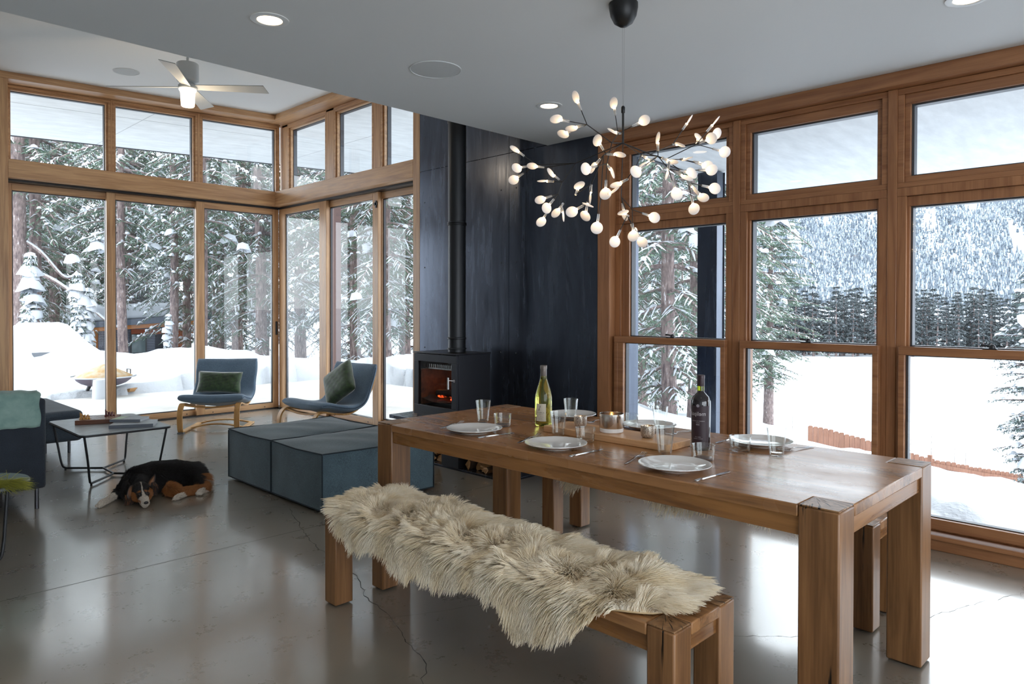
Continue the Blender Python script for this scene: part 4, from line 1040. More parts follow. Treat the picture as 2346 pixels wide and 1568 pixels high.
def fork():
    t = thing('table_fork', '', 'fork', (0, 0, TZ), 0, 'table forks')
    path = smooth_path([(0, -.105, .004), (0, -.05, .005), (0, 0, .010), (0, .03, .009), (0, .045, .005), (0, .056, .004)], 4); vs = []
    ws = np.interp(np.linspace(0, 1, len(path)), [0, .1, .45, .65, .8, .92, 1], [.003, .0058, .003, .0028, .009, .0125, .0125])
    for p, w in zip(path, ws): vs += [p+Vector((-w, 0, -.001)), p+Vector((w, 0, -.001)), p+Vector((w, 0, .001)), p+Vector((-w, 0, .001))]
    k = len(path); fs = [(0, 3, 2, 1), tuple((k-1)*4+i for i in range(4))]
    for i in range(k-1):
        for j in range(4): fs.append((i*4+j, i*4+(j+1) % 4, i*4+4+(j+1) % 4, i*4+4+j))
    h = MB(); h.add(vs, fs); h.build('handle', stainless, t, bevel=.0006)
    for i in range(4):
        x = -.0105+i*.007; MB().tube(smooth_path([(x, .053, .004), (x, .075, .0045), (x*.95, .095, .009), (x*.92, .103, .012)], 3), .0012, 6, rr=None).build('tine', stainless, t, smooth=True)
    return t
kn, fk = knife(), fork()
def lay(o, spots):
    for i, (p0, p1, lb) in enumerate(spots):
        a = math.atan2(p1[1]-p0[1], p1[0]-p0[0])-PI/2; c = ((p0[0]+p1[0])/2, (p0[1]+p1[1])/2, TZ)
        t = o if i == 0 else dup(o, label=lb)
        t.location = c; t.rotation_euler = (0, 0, a); t['label'] = lb
lay(kn, [((2.19, 2.367), (2.391, 2.341), 'steel table knife in front of the plate nearest the glazed doors'), ((2.172, 1.813), (2.374, 1.807), 'steel table knife between the middle plate and the near plate'), ((2.168, 1.254), (2.377, 1.237), 'steel table knife nearest the cracked corner block'),
         ((3.04, 1.545), (2.835, 1.54), 'steel table knife beside the red wine bottle on the window side')])
lay(fk, [((2.205, 2.665), (2.43, 2.735), 'steel fork behind the plate nearest the glazed doors'), ((2.203, 2.143), (2.43, 2.205), 'steel fork behind the middle bench-side plate'), ((2.192, 1.572), (2.43, 1.628), 'steel fork left of the near bench-side plate'),
         ((3.04, 1.205), (2.855, 1.262), 'steel fork right of the lone tall tumbler, tines toward it'), ((3.05, 1.772), (2.84, 1.79), 'steel fork behind the red wine bottle on the window side'), ((3.05, 2.265), (2.84, 2.27), 'steel fork behind the mirrored candle pot')])
# serving board
ash_w = wood('beech_board', 1, srgb('a9764a'), srgb('d9aa7c'), .4, 1, .1)
sb = thing('serving_board', 'long pale wooden serving board down the middle of the table, candles on it', 'board', (2.615, 1.93, TZ))
mb = MB(); mb.prism([(a, b, .0003) for a, b in rrect(-.095, .095, -.34, .34, .006, 3)], (0, 0, .029)); mb.build('board', ash_w, sb, bevel=.0025)
BZ = TZ+.0296
# candles
mirror = NT('mercury_glass'); _c = mirror.coords((30, 30, 5)); _n = mirror.noise(_c, 1.5, 4, .6); _m = mirror.maprange(_n, 0, .3, .7, .06, .28); mirror.l(_m, 0, mirror.b, 'Roughness'); mirror.b.inputs['Metallic'].default_value = 1; mirror.b.inputs['Base Color'].default_value = (.62, .58, .54, 1); mirror = mirror.m
cpot = thing('candle_pot', 'mirrored metallic candle pot with a white ceramic base, centre of the board', 'candle holder', (2.612, 1.937, BZ))
MB().lathe([(.0535, .018), (.0545, .020), (.0545, .083), (.0535, .084), (.0515, .083), (.0515, .022)], 48, cap0=False, cap1=False).build('mirrored_cup', mirror, cpot, smooth=True)
MB().lathe([(.001, 0), (.050, 0), (.0535, .003), (.0545, .0198), (.050, .021), (.001, .021)], 48).build('ceramic_base', china, cpot, smooth=True)
wax = plain('candle_wax', srgb('d9a77a'), .5, 0, Subsurface_Weight=.4)
MB().lathe([(.001, .0215), (.051, .0215), (.051, .052), (.001, .052)], 40).build('wax', wax, cpot, smooth=True)
flame_m = NT('candle_flame'); flame_m.b.inputs['Emission Color'].default_value = (1, .55, .16, 1); flame_m.b.inputs['Emission Strength'].default_value = 22; flame_m.b.inputs['Base Color'].default_value = (1, .6, .2, 1); flame_m = flame_m.m
def flame(par, z, h=.014, r=.003):
    MB().tube([(0, 0, z-.006), (0, 0, z+.002)], .0006, 6).build('wick', blackp, par)
    MB().lathe([(.0003, 0), (r, h*.25), (r*.8, h*.5), (r*.35, h*.8), (.0002, h)], 12, (0, 0, z)).build('flame', flame_m, par, smooth=True)
flame(cpot, .056)
speck = NT('speckled_mercury_glass'); _c = speck.coords(); _n = speck.noise(_c, 260, 3, .7); _r = speck.ramp(_n, 0, ((.4, (.25, .2, .16, 1)), (.62, (.85, .8, .72, 1)))); speck.l(_r, 0, speck.b, 'Base Color'); speck.b.inputs['Metallic'].default_value = .7; speck.b.inputs['Roughness'].default_value = .28; speck.bump(_n, 0, .5, .001); speck = speck.m
for (x, y, lb) in ((2.614, 2.119, 'speckled silver tealight holder with a lit flame, nearer the white wine'), (2.608, 1.741, 'speckled silver tealight holder with a lit flame, nearer the red wine')):
    tt = thing('tealight_holder', lb, 'candle holder', (x, y, BZ), 0, 'speckled tealight holders')
    MB().lathe([(.001, 0), (.019, 0), (.027, .006), (.0305, .018), (.0305, .052), (.0295, .0525), (.0285, .051), (.0285, .018), (.024, .008), (.001, .004)], 36).build('cup', speck, tt, smooth=True)
    MB().lathe([(.001, .0085), (.024, .0085), (.0265, .034), (.001, .034)], 30).build('wax', wax, tt, smooth=True); flame(tt, .039)
# wine bottles
def bottle(name, lb, x, y, prof, mat, rot):
    t = thing(name, lb, 'bottle', (x, y, TZ), rot)
    MB().lathe(prof, 48).build('glass_body', mat, t, smooth=True, angle=60); return t
wwg = NT('pale_green_bottle'); wwg.b.inputs['Transmission Weight'].default_value = .93; wwg.b.inputs['Roughness'].default_value = .02; wwg.b.inputs['IOR'].default_value = 1.36; wwg.b.inputs['Base Color'].default_value = (.80, .80, .16, 1); wwg = wwg.m
VY = math.atan2(.713, .701)
facing = math.atan2(-2.39, -2.657)
wb_ = bottle('wine_bottle', 'white wine bottle of yellow-green glass with cream label and screw cap', 2.657, 2.392,
    [(.001, .006), (.028, .004), (.037, 0), (.0415, .004), (.0425, .012), (.0425, .125), (.0415, .150), (.036, .178), (.026, .208), (.0185, .232), (.0152, .252), (.0145, .272), (.0145, .286)], wwg, 0)
MB().lathe([(.0152, .243), (.0156, .244), (.0156, .283), (.0172, .284), (.0172, .300), (.0162, .3015), (.001, .3015)], 32, cap0=False).build('screw_cap', plain('taupe_cap', srgb('6f6660'), .35, .4), wb_, smooth=True)
MB().lathe([(.0153, .232), (.0158, .2325), (.0158, .2425), (.0153, .243)], 32, cap0=False, cap1=False).build('cap_band', plain('cap_black', (.01, .01, .01), .4), wb_, smooth=True)
labm = plain('cream_label', srgb('cfc7b4'), .6)
def wrap_label(par, r, z0, z1, a0, a1, mat, name='label'):
    mb = MB(); mb.grid(lambda u, v: Vector((r*math.cos(a0+(a1-a0)*u), r*math.sin(a0+(a1-a0)*u), z0+(z1-z0)*v)), 24, 2); o = mb.build(name, mat, par, smooth=True, recalc=False); return o
fa = facing; wrap_label(wb_, .0428, .026, .113, fa-.95, fa+.30, labm)
def wtext(par, s, r, ang, z, size, mat, mirror=False, name='lettering'):
    cu = bpy.data.curves.new('t', 'FONT'); cu.body = s; cu.size = size; cu.align_x = 'CENTER'; o = bpy.data.objects.new('t', cu); COL.objects.link(o)
    bpy.context.view_layer.update(); dg = bpy.context.evaluated_depsgraph_get(); me = bpy.data.meshes.new_from_object(o.evaluated_get(dg)); bpy.data.objects.remove(o)
    for v in me.vertices:
        u = v.co.x*(-1 if mirror else 1); a = ang+u/r; v.co = Vector((r*math.cos(a), r*math.sin(a), z+v.co.y))
    me.name = name; me.materials.clear(); me.materials.append(mat); n = bpy.data.objects.new(name, me); COL.objects.link(n); n.parent = par; return n
ink = plain('label_ink', srgb('4b4640'), .6)
wtext(wb_, 'A CERCA', .0431, fa-.35, .066, .0092, ink); wtext(wb_, 'W H I T E', .0431, fa-.30, .058, .0052, ink); wtext(wb_, 'white wine', .0431, fa-.2, .047, .004, ink); wtext(wb_, 'estate bottled', .0431, fa-.35, .040, .0036, ink); wtext(wb_, '750 ml  13.5%', .0431, fa-.33, .034, .0034, ink)
# little leaping antelope drawing
an = MB(); rr_ = .0431
def on(u, z): a = fa-.55+u/rr_; return (rr_*math.cos(a), rr_*math.sin(a), z)
for pts in ([(-.004, .082), (0, .088), (.004, .092)], [(.004, .092), (.006, .098), (.003, .104)], [(.004, .092), (.008, .099), (.010, .104)], [(-.004, .082), (-.005, .076)], [(0, .086), (.002, .078)], [(.002, .088), (.005, .081)]): an.tube([on(*p) for p in pts], .0007, 5)
an.build('antelope_drawing', ink, wb_)
rdg = NT('dark_red_wine_glass'); rdg.b.inputs['Base Color'].default_value = (.008, .004, .006, 1); rdg.b.inputs['Roughness'].default_value = .04; rdg.b.inputs['Coat Weight'].default_value = .6; rdg.b.inputs['Coat Roughness'].default_value = .02; rdg = rdg.m
fr_ = math.atan2(-1.522, -2.672)
rb_ = bottle('wine_bottle', 'tall-shouldered red wine bottle with plum capsule and dark plum label', 2.672, 1.522,
    [(.001, .006), (.028, .004), (.033, 0), (.0372, .004), (.0378, .012), (.0400, .190), (.0396, .203), (.034, .220), (.022, .232), (.0155, .240), (.0142, .246)], rdg, 0)
MB().lathe([(.0142, .246), (.0140, .266)], 32, cap0=False, cap1=False).build('clear_neck', plain('green_neck_glass', srgb('8a9420'), .05, 0, Transmission_Weight=.8), rb_, smooth=True)
MB().lathe([(.0146, .2655), (.0150, .267), (.0150, .296), (.0160, .297), (.0160, .310), (.0145, .3115), (.001, .312)], 32, cap0=False).build('capsule', plain('plum_capsule', srgb('35222a'), .4), rb_, smooth=True)
mb = MB(); mb.grid(lambda u, v: Vector(((.03823+.0022*v)*math.cos(fr_-1.25+2.2*u), (.03823+.0022*v)*math.sin(fr_-1.25+2.2*u), .014+.172*v)), 30, 4); mb.build('label', plain('plum_label', srgb('2f1f27'), .5), rb_, smooth=True, recalc=False)
silv = plain('silver_ink', srgb('b9b4b6'), .4)
wtext(rb_, 'melipal', .0406, fr_-.3, .146, .0235, silv, True); wtext(rb_, 'CABERNET SAUVIGNON', .0403, fr_-.3, .122, .0050, silv, True); wtext(rb_, 'MENDOZA', .0403, fr_-.3, .1155, .0034, silv, True); wtext(rb_, '2009', .0402, fr_-.3, .106, .0078, silv, True); wtext(rb_, 'AGRELO 2009', .0393, fr_-.3, .056, .0040, silv, True); wtext(rb_, 'MENDOZA  ARGENTINA', .0393, fr_-.3, .049, .0036, silv, True)
em = MB(); i0 = 0; em.lathe([(.0064, 0), (.0064, .0008)], 20); em.xf(Matrix.Translation((.0404*math.cos(fr_-.3), .0404*math.sin(fr_-.3), .187)) @ Matrix.Rotation(fr_-.3, 4, 'Z') @ Matrix.Rotation(PI/2, 4, 'Y')); em.build('round_emblem', plain('emblem_silver', srgb('8f8a90'), .4), rb_)
wtext(rb_, 'm', .0412, fr_-.3, .1848, .008, plain('emblem_ink', srgb('2f1f27'), .5), True, 'emblem_mark')
# ------------------------------------------------------------------ ceiling fixtures
def emis(name, col, s, base=(.8, .8, .8)):
    t = NT(name); t.b.inputs['Base Color'].default_value = (*base, 1); t.b.inputs['Emission Color'].default_value = (*col, 1); t.b.inputs['Emission Strength'].default_value = s; return t.m
warm = (1.0, .74, .46)
lens = emis('lit_downlight_lens', warm, 9)
def downlight(x, y, z, lb, tilt=0):
    t = thing('recessed_downlight', lb, 'ceiling light', (x, y, z), 0, 'recessed downlights')
    MB().lathe([(.088, -.0005), (.088, -.004), (.062, -.0065), (.058, -.0038)], 40, cap0=False, cap1=False).build('trim_ring', whitep, t, smooth=True)
    MB().lathe([(.0001, -.0035), (.0575, -.0035)], 40, cap0=False, cap1=False).build('lens', lens, t, recalc=False)
    l = bpy.data.lights.new('downlight', 'SPOT'); l.energy = 9; l.color = warm; l.spot_size = 2.2; l.spot_blend = .7; l.shadow_soft_size = .055
    o = bpy.data.objects.new('downlight', l); COL.objects.link(o); o.parent = t; o.location = (0, 0, -.012)
    if tilt: t.rotation_euler = (0, -math.atan(SL), 0)
    return t
downlight(1.611, 3.201, 2.715, 'round recessed downlight, lit, above the living side near the raised ceiling edge')
downlight(3.611, 3.206, 2.715, 'round recessed downlight, lit, beside the chandelier toward the steel wall')
downlight(3.645, .78, 2.715, 'round recessed downlight, lit, at the top edge of the photo above the window wall')
downlight(1.611, .80, 2.715, 'unseen downlight added for light above the camera side of the room')  # three unseen lamps from here on, added to brighten the room
downlight(.3, 2.0, 2.715, 'unseen downlight added for light over the kitchen side behind the camera')
downlight(.3, -1.0, 2.715, 'unseen downlight added for light, farthest behind the camera')
spk = plain('speaker_grille', (.60, .63, .64), .8)
def speaker(x, y, z, lb, r=.115, tilt=0):
    t = thing('ceiling_speaker', lb, 'speaker', (x, y, z), 0, 'round ceiling speakers')
    MB().lathe([(r+.006, -.0005), (r+.006, -.004), (r+.001, -.005), (r, -.002)], 56, cap0=False, cap1=False).build('bezel', whitep, t, smooth=True)
    MB().lathe([(.0001, -.006), (r*.6, -.0055), (r, -.003)], 56, cap0=False, cap1=False).build('grille', spk, t, smooth=True, recalc=False)
    if tilt: t.rotation_euler = (0, -math.atan(SL), 0)
speaker(2.610, 3.186, 2.715, 'round flush ceiling speaker in the lower ceiling, between two downlights', .142)
speaker(2.47, 8.03, zc(2.47), 'round flush ceiling speaker in the raised ceiling, left of the fan', .12, 1)
# ------------------------------------------------------------------ ceiling fan
fan = thing('ceiling_fan', 'white four-blade ceiling fan with a lit glass lamp, under the raised ceiling', 'ceiling fan', (2.484, 6.46, 0))
ztop = zc(2.484)
MB().lathe([(.011, 3.49), (.011, ztop-.02)], 16).build('downrod', whitep, fan, smooth=True)
MB().lathe([(.06, ztop-.001), (.058, ztop-.03), (.03, ztop-.05), (.012, ztop-.052)], 32).build('ceiling_canopy', whitep, fan, smooth=True)
MB().lathe([(.001, 3.325), (.06, 3.325), (.086, 3.335), (.092, 3.345), (.092, 3.488), (.086, 3.496), (.02, 3.50), (.001, 3.50)], 48).build('motor_housing', whitep, fan, smooth=True)
MB().lathe([(.001, 3.268), (.07, 3.268), (.078, 3.275), (.078, 3.30), (.05, 3.326), (.001, 3.326)], 40).build('blade_hub', whitep, fan, smooth=True)
bl = plain('silver_white_blade', (.55, .58, .59), .4)
for a in (135.5, 236, 320.5, 54):
    ar = math.radians(a); mb = MB(); pts = []
    n = 10
    for s in (0, 1):
        for i in range(n+1):
            f = i/n; r = .07+.59*f; w = (.042+.024*f); z = 3.286+.006*s; tw = -math.radians(13)
            for e in (-1, 1): pts.append((r+(.02*(e > 0)*(f > .95)), e*w*math.cos(tw), z+e*w*math.sin(tw)))
    fs = []
    m = 2*(n+1)
    for i in range(n):
        q = i*2; fs += [(q, q+2, q+3, q+1), (m+q, m+q+1, m+q+3, m+q+2), (q, m+q, m+q+2, q+2), (q+1, q+3, m+q+3, m+q+1)]
    fs += [(0, 1, m+1, m), (2*n, m+2*n, m+2*n+1, 2*n+1)]
    mb.add(pts, fs); b = mb.build('fan_blade', bl, fan, bevel=.001); b.rotation_euler = (0, 0, ar)
MB().lathe([(.001, 3.118), (.048, 3.118), (.055, 3.126), (.060, 3.24), (.072, 3.262), (.072, 3.267), (.001, 3.267)], 40).build('lamp_shade', emis('lit_opal_glass', (1, .86, .66), 6), fan, smooth=True)
l = bpy.data.lights.new('fan_lamp', 'POINT'); l.energy = 9; l.color = warm; l.shadow_soft_size = .06
o = bpy.data.objects.new('fan_lamp', l); COL.objects.link(o); o.parent = fan; o.location = (0, 0, 3.05)

# ------------------------------------------------------------------ branching chandelier
ch = thing('chandelier', 'branching black-stem chandelier with dozens of small frosted leaf lamps over the table', 'chandelier', (2.635, 1.896, 2.091))
rod = plain('chandelier_black', (.012, .012, .013), .4, .3)
rv = Vector((.701, -.713, 0)); dv = Vector((.713, .701, 0)); uv = Vector((0, 0, 1)); U0 = 3.2/1632.5/3.92
def cp(x, y, d):
    k = (3.2+d)/3.2; return (rv*(x-1047)*U0+uv*(582-y)*U0)*k+dv*d
nodes = dict(H=(1047, 582, 0), A=(915, 628, -.10), N1=(650, 525, -.22), U=(1020, 468, .06), U2=(1012, 482, .02), B=(850, 845, -.16), C=(665, 700, .14), D=(355, 652, .30), E=(550, 862, .16), Fk=(525, 950, .20), G=(560, 1050, .22),
    I=(820, 768, -.16), K=(725, 1012, -.12), KK=(795, 1165, -.16), J=(852, 750, -.14), L=(1160, 765, -.16), M=(1282, 818, -.24), O=(1352, 962, -.30), Lb=(1080, 920, -.24), LL=(1015, 1008, -.20),
    P=(1322, 630, .12), Q=(1555, 500, .22), S=(1440, 707, .05), RR=(1712, 582, .02), T=(1600, 682, .10), V=(1560, 835, -.02), W=(1622, 952, -.04), X=(1150, 1150, .06), X0=(1042, 1050, .03), XX=(1100, 1212, .04), Cb=(420, 690, .26), Kl=(600, 1078, -.08), Gx=(690, 1180, -.12))
edges = 'H-A A-N1 A-U2 U2-U A-B H-C C-D C-E E-Fk Fk-G H-I I-J I-K K-Kl I-KK H-L L-M M-O L-Lb Lb-LL H-P P-Q H-S S-RR S-T S-V V-W H-X0 X0-X X0-XX P-M'.split()
bn = [0]
def branch(p, q, r=.0021):
    bn[0] += 1; mb = MB(); mb.tube([p, p.lerp(q, .5), q], r, 6); mb.build('branch', rod, ch, smooth=True)
for e in edges: a, b = e.split('-'); branch(cp(*nodes[a]), cp(*nodes[b]))
MB().tube([cp(1047, 590, 0), cp(1047, 300, 0)], .0052, 10).build('stem', rod, ch, smooth=True)
MB().tube([cp(1047, 315, 0), cp(1047, 308, 0), cp(1047, 262, 0), cp(1047, 250, 0)], .008, 14, rr=[.006, .0088, .0088, .005]).build('stem_cap', rod, ch, smooth=True)
ctop = 2.7148-2.091
for s in (-1, 1): MB().tube([cp(1047+s*1, 252, 0), cp(1047+s*6, 120, 0)+Vector((0, 0, 0)), Vector((rv*s*.004).to_tuple()[:2]+(.53,))], .0007, 5).build('suspension_cable', steel, ch)
MB().lathe([(.001, ctop-.105), (.018, ctop-.102), (.042, ctop-.086), (.058, ctop-.055), (.0645, ctop-.02), (.0645, ctop)], 40).build('ceiling_canopy', rod, ch, smooth=True)
# one leaf lamp: tube neck along +Y then a thin frosted lens, LED bead at the joint; lens lies in the XY plane
def mk_leaf():
    t = NT('frosted_leaf_lens'); co = t.coords(); ln = t.n('VectorMath', operation='LENGTH'); sb_ = t.n('VectorMath', operation='SUBTRACT'); sb_.inputs[1].default_value = (0, .034, 0); t.l(co, 0, sb_, 0); t.l(sb_, 0, ln, 0)
    r = t.ramp(ln, 'Value', ((.0, (1, .80, .5, 1)), (.022, (.35, .25, .15, 1)), (.05, (.05, .045, .045, 1)))); t.l(r, 0, t.b, 'Emission Color'); t.b.inputs['Emission Strength'].default_value = 1.7
    t.b.inputs['Base Color'].default_value = (.80, .80, .82, 1); t.b.inputs['Roughness'].default_value = .45; t.b.inputs['Transmission Weight'].default_value = .25; return t.m
leafm = mk_leaf(); led = emis('warm_led_bead', (1, .72, .4), 34)
neck_m = plain('clear_acrylic_neck', (.75, .75, .76), .1, 0, Transmission_Weight=.7)
lf = MB()
def lfun(u, v):
    a = u*2*PI; q = v*2-1; r = .0262*math.sqrt(max(0, 1-abs(q)**2.5)); return Vector((r*math.cos(a), .034+.026+r*math.sin(a)-.0, q*.0026))
lf.grid(lfun, 26, 9, wrapu=True); lens_me = lf.build('leaf_shade', leafm, ch, smooth=True, angle=80)
nk = MB(); nk.tube([(0, 0, 0), (0, .012, 0), (0, .036, 0)], .0052, 10, rr=[.0052, .0055, .0062]); neck_o = nk.build('neck', neck_m, lens_me, smooth=True)
bd = MB(); bd.lathe([(.0002, -.0042), (.003, -.003), (.0042, 0), (.003, .003), (.0002, .0042)], 10, (0, .036, 0)); bead_o = bd.build('bulb', led, lens_me, smooth=True)
first = [True]; fr2 = random.Random(5)
def leaf(nd, x, y, face, d=0, twist=0):
    """from node nd, lens centre at crop (x, y), depth change d, face 1 = lens seen full, 0 = edge on"""
    n = nodes[nd]; p0 = cp(*n); pc = cp(x, y, n[2]+d); ax = pc-p0; Ln = ax.length; axn = ax.normalized()
    start = pc-axn*.060
    if Ln > .066: branch(p0, start+axn*.004, .0019)
    view = (pc+Vector((2.635, 1.896, 2.091))-Vector((0, 0, 1.352))).normalized()
    pv = (view-axn*view.dot(axn)); pv = pv.normalized() if pv.length > .05 else Vector((1, 0, 0)).cross(axn).normalized()
    pw = axn.cross(pv).normalized(); th = math.acos(max(-1, min(1, face)))*(1 if fr2.random() < .5 else -1)
    nz = (pv*math.cos(th)+pw*math.sin(th)).normalized(); sx = axn.cross(nz)
    M = Matrix(((sx.x, axn.x, nz.x, start.x), (sx.y, axn.y, nz.y, start.y), (sx.z, axn.z, nz.z, start.z), (0, 0, 0, 1)))
    if first[0]: o = lens_me; first[0] = False
    else:
        o = lens_me.copy(); COL.objects.link(o); o.parent = ch
        for c in (neck_o, bead_o): k = c.copy(); COL.objects.link(k); k.parent = o
    o.matrix_local = M
for a in (('N1', 548, 278, .55), ('N1', 520, 545, .5, .03), ('N1', 355, 503, .7, -.05), ('N1', 470, 560, .8, .1), ('U', 980, 195, .7), ('U', 1245, 368, .9, -.04), ('U2', 948, 480, .3, -.03), ('B', 832, 1125, .95, -.02), ('B', 640, 922, 1., -.06), ('B', 918, 900, .35, .05), ('J', 785, 605, .9, .04), ('J', 965, 768, .45, -.03),
    ('D', 158, 510, .45), ('D', 165, 700, .9, -.05), ('D', 160, 772, .9, .04), ('Cb', 305, 678, .6), ('E', 385, 832, .2, .05), ('E', 432, 800, .45, -.05), ('Fk', 362, 1005, .75), ('Fk', 412, 1092, .95, -.03), ('Fk', 388, 1180, .85, .06), ('G', 510, 1115, .7), ('G', 588, 1130, .2, .04),
    ('I', 742, 852, .5, .06), ('Kl', 640, 985, .8, .03), ('K', 722, 1125, .15, .02), ('Gx', 550, 1257, .9), ('Gx', 682, 1215, .75, -.04), ('Gx', 688, 1270, .9, .05), ('KK', 762, 1422, 1.), ('KK', 905, 1105, .2, -.04), ('LL', 930, 1040, .5, .03), ('L', 1248, 782, .2, .05), ('M', 1180, 868, .35, .05), ('M', 1065, 985, 1., -.05), ('M', 1290, 640, .35, .03), ('M', 1425, 850, .5, .04),
    ('O', 1352, 1000, .25, .02), ('O', 1580, 980, .8, .04), ('O', 1505, 1068, .35, -.04), ('O', 1430, 1190, .9), ('Q', 1708, 275, .15), ('Q', 1610, 522, .4, -.05), ('RR', 1748, 498, .9, .05), ('RR', 1832, 552, 1., -.05), ('RR', 1905, 472, .9, .03), ('RR', 1880, 382, .12, -.02), ('RR', 1975, 642, 1., .02), ('T', 1838, 742, .95), ('T', 1640, 700, .3, -.05), ('T', 1820, 700, .2, .05), ('V', 1840, 830, .95),
    ('W', 1862, 1006, .95), ('W', 1665, 1205, .95, -.03), ('W', 1770, 1070, .85, .04), ('W', 1682, 1035, .25, -.02), ('X', 1350, 1222, .95), ('X', 1150, 1402, .95, -.03), ('XX', 988, 1450, .95), ('XX', 1245, 1440, .9, .03), ('XX', 1195, 1335, .6, .08), ('XX', 1050, 1205, .8, -.04), ('X0', 1085, 1200, .5, .04)):
    leaf(*a)
l = bpy.data.lights.new('chandelier_glow', 'POINT')
bpy.data.lights.remove(l)
branch(cp(*nodes['C']), cp(*nodes['Cb'])); branch(cp(*nodes['K']), cp(*nodes['Gx']))
# ------------------------------------------------------------------ the dog
def bake_remesh(mb, vox, smooth_it, name):
    me = bpy.data.meshes.new('tmp'); me.from_pydata(mb.v, [], mb.f); o = bpy.data.objects.new('tmp', me); COL.objects.link(o)
    m = o.modifiers.new('r', 'REMESH'); m.mode = 'VOXEL'; m.voxel_size = vox; m.use_smooth_shade = True
    s = o.modifiers.new('s', 'SMOOTH'); s.iterations = smooth_it; s.factor = .5
    bpy.context.view_layer.update(); dg = bpy.context.evaluated_depsgraph_get(); r = bpy.data.meshes.new_from_object(o.evaluated_get(dg)); r.name = name
    bpy.data.objects.remove(o); bpy.data.meshes.remove(me); return r
def capsule(mb, p0, r0, p1, r1, n=16, m=7, sq=None):
    p0, p1 = Vector(p0), Vector(p1); d = (p1-p0); L = d.length; z = d.normalized() if L > 1e-6 else Vector((0, 0, 1)); up = Vector((0, 0, 1)) if abs(z.z) < .9 else Vector((1, 0, 0)); x = z.cross(up).normalized(); y = z.cross(x)
    rings = []
    for i in range(m+1):
        a = PI/2*(1-i/m); rings.append((p0-z*r0*math.sin(a), max(r0*math.cos(a), 1e-4)))
    for i in range(m+1):
        a = PI/2*(i/m); rings.append((p1+z*r1*math.sin(a), max(r1*math.cos(a), 1e-4)))
    vs = []
    for c, r in rings:
        for j in range(n): a = 2*PI*j/n; vs.append(c+x*r*math.cos(a)+y*r*math.sin(a))
    fs = []
    for i in range(len(rings)-1):
        for j in range(n): k = (j+1) % n; fs.append((i*n+j, i*n+k, (i+1)*n+k, (i+1)*n+j))
    fs.append(tuple(reversed(range(n)))); fs.append(tuple(range((len(rings)-1)*n, len(rings)*n))); mb.add(vs, fs)
BK, TAN, WH = (.012, .011, .012), (.30, .115, .035), (.62, .55, .47)
caps = [  # p0, r0, p1, r1, colour
    ((1.755, 5.500, .098), .098, (1.860, 5.500, .108), .105, BK), ((1.860, 5.500, .108), .105, (1.985, 5.445, .112), .103, BK), ((1.985, 5.445, .112), .103, (2.075, 5.370, .100), .095, BK),
    ((1.725, 5.440, .085), .080, (1.705, 5.330, .080), .062, BK), ((1.70, 5.47, .055), .060, (1.68, 5.36, .045), .050, BK),
    ((2.075, 5.350, .085), .082, (2.075, 5.275, .060), .058, BK), ((2.115, 5.300, .070), .060, (2.120, 5.240, .040), .036, TAN),
    ((2.120, 5.235, .040), .032, (2.020, 5.205, .034), .026, TAN), ((2.020, 5.205, .034), .026, (1.925, 5.235, .040), .026, TAN), ((1.925, 5.235, .045), .034, (1.905, 5.290, .055), .040, TAN),
    ((2.020, 5.205, .026), .020, (1.955, 5.180, .024), .017, TAN), ((1.960, 5.182, .022), .017, (1.912, 5.156, .022), .017, WH), ((1.912, 5.156, .022), .018, (1.892, 5.143, .019), .016, WH),
    ((2.105, 5.225, .030), .022, (2.078, 5.185, .022), .017, WH), ((2.078, 5.185, .022), .018, (2.058, 5.168, .019), .016, WH),
    ((1.700, 5.500, .070), .062, (1.640, 5.480, .050), .042, BK), ((1.640, 5.480, .048), .034, (1.590, 5.452, .036), .026, BK), ((1.590, 5.452, .034), .024, (1.535, 5.400, .026), .020, WH), ((1.535, 5.400, .026), .021, (1.475, 5.340, .022), .020, WH), ((1.475, 5.340, .020), .020, (1.460, 5.325, .017), .017, WH),
    # head
    ((1.702, 5.300, .078), .058, (1.696, 5.255, .083), .054, BK), ((1.668, 5.255, .058), .038, (1.672, 5.205, .050), .030, TAN), ((1.732, 5.248, .058), .038, (1.716, 5.198, .050), .030, TAN),
    ((1.690, 5.220, .070), .040, (1.683, 5.160, .052), .030, BK), ((1.683, 5.160, .048), .031, (1.671, 5.085, .036), .024, WH), ((1.683, 5.160, .028), .024, (1.672, 5.095, .022), .018, WH),
    ((1.668, 5.200, .082), .013, (1.672, 5.192, .085), .010, TAN), ((1.708, 5.194, .082), .013, (1.704, 5.188, .085), .010, TAN),
]
mb = MB()
for c in caps: capsule(mb, *c[:4])
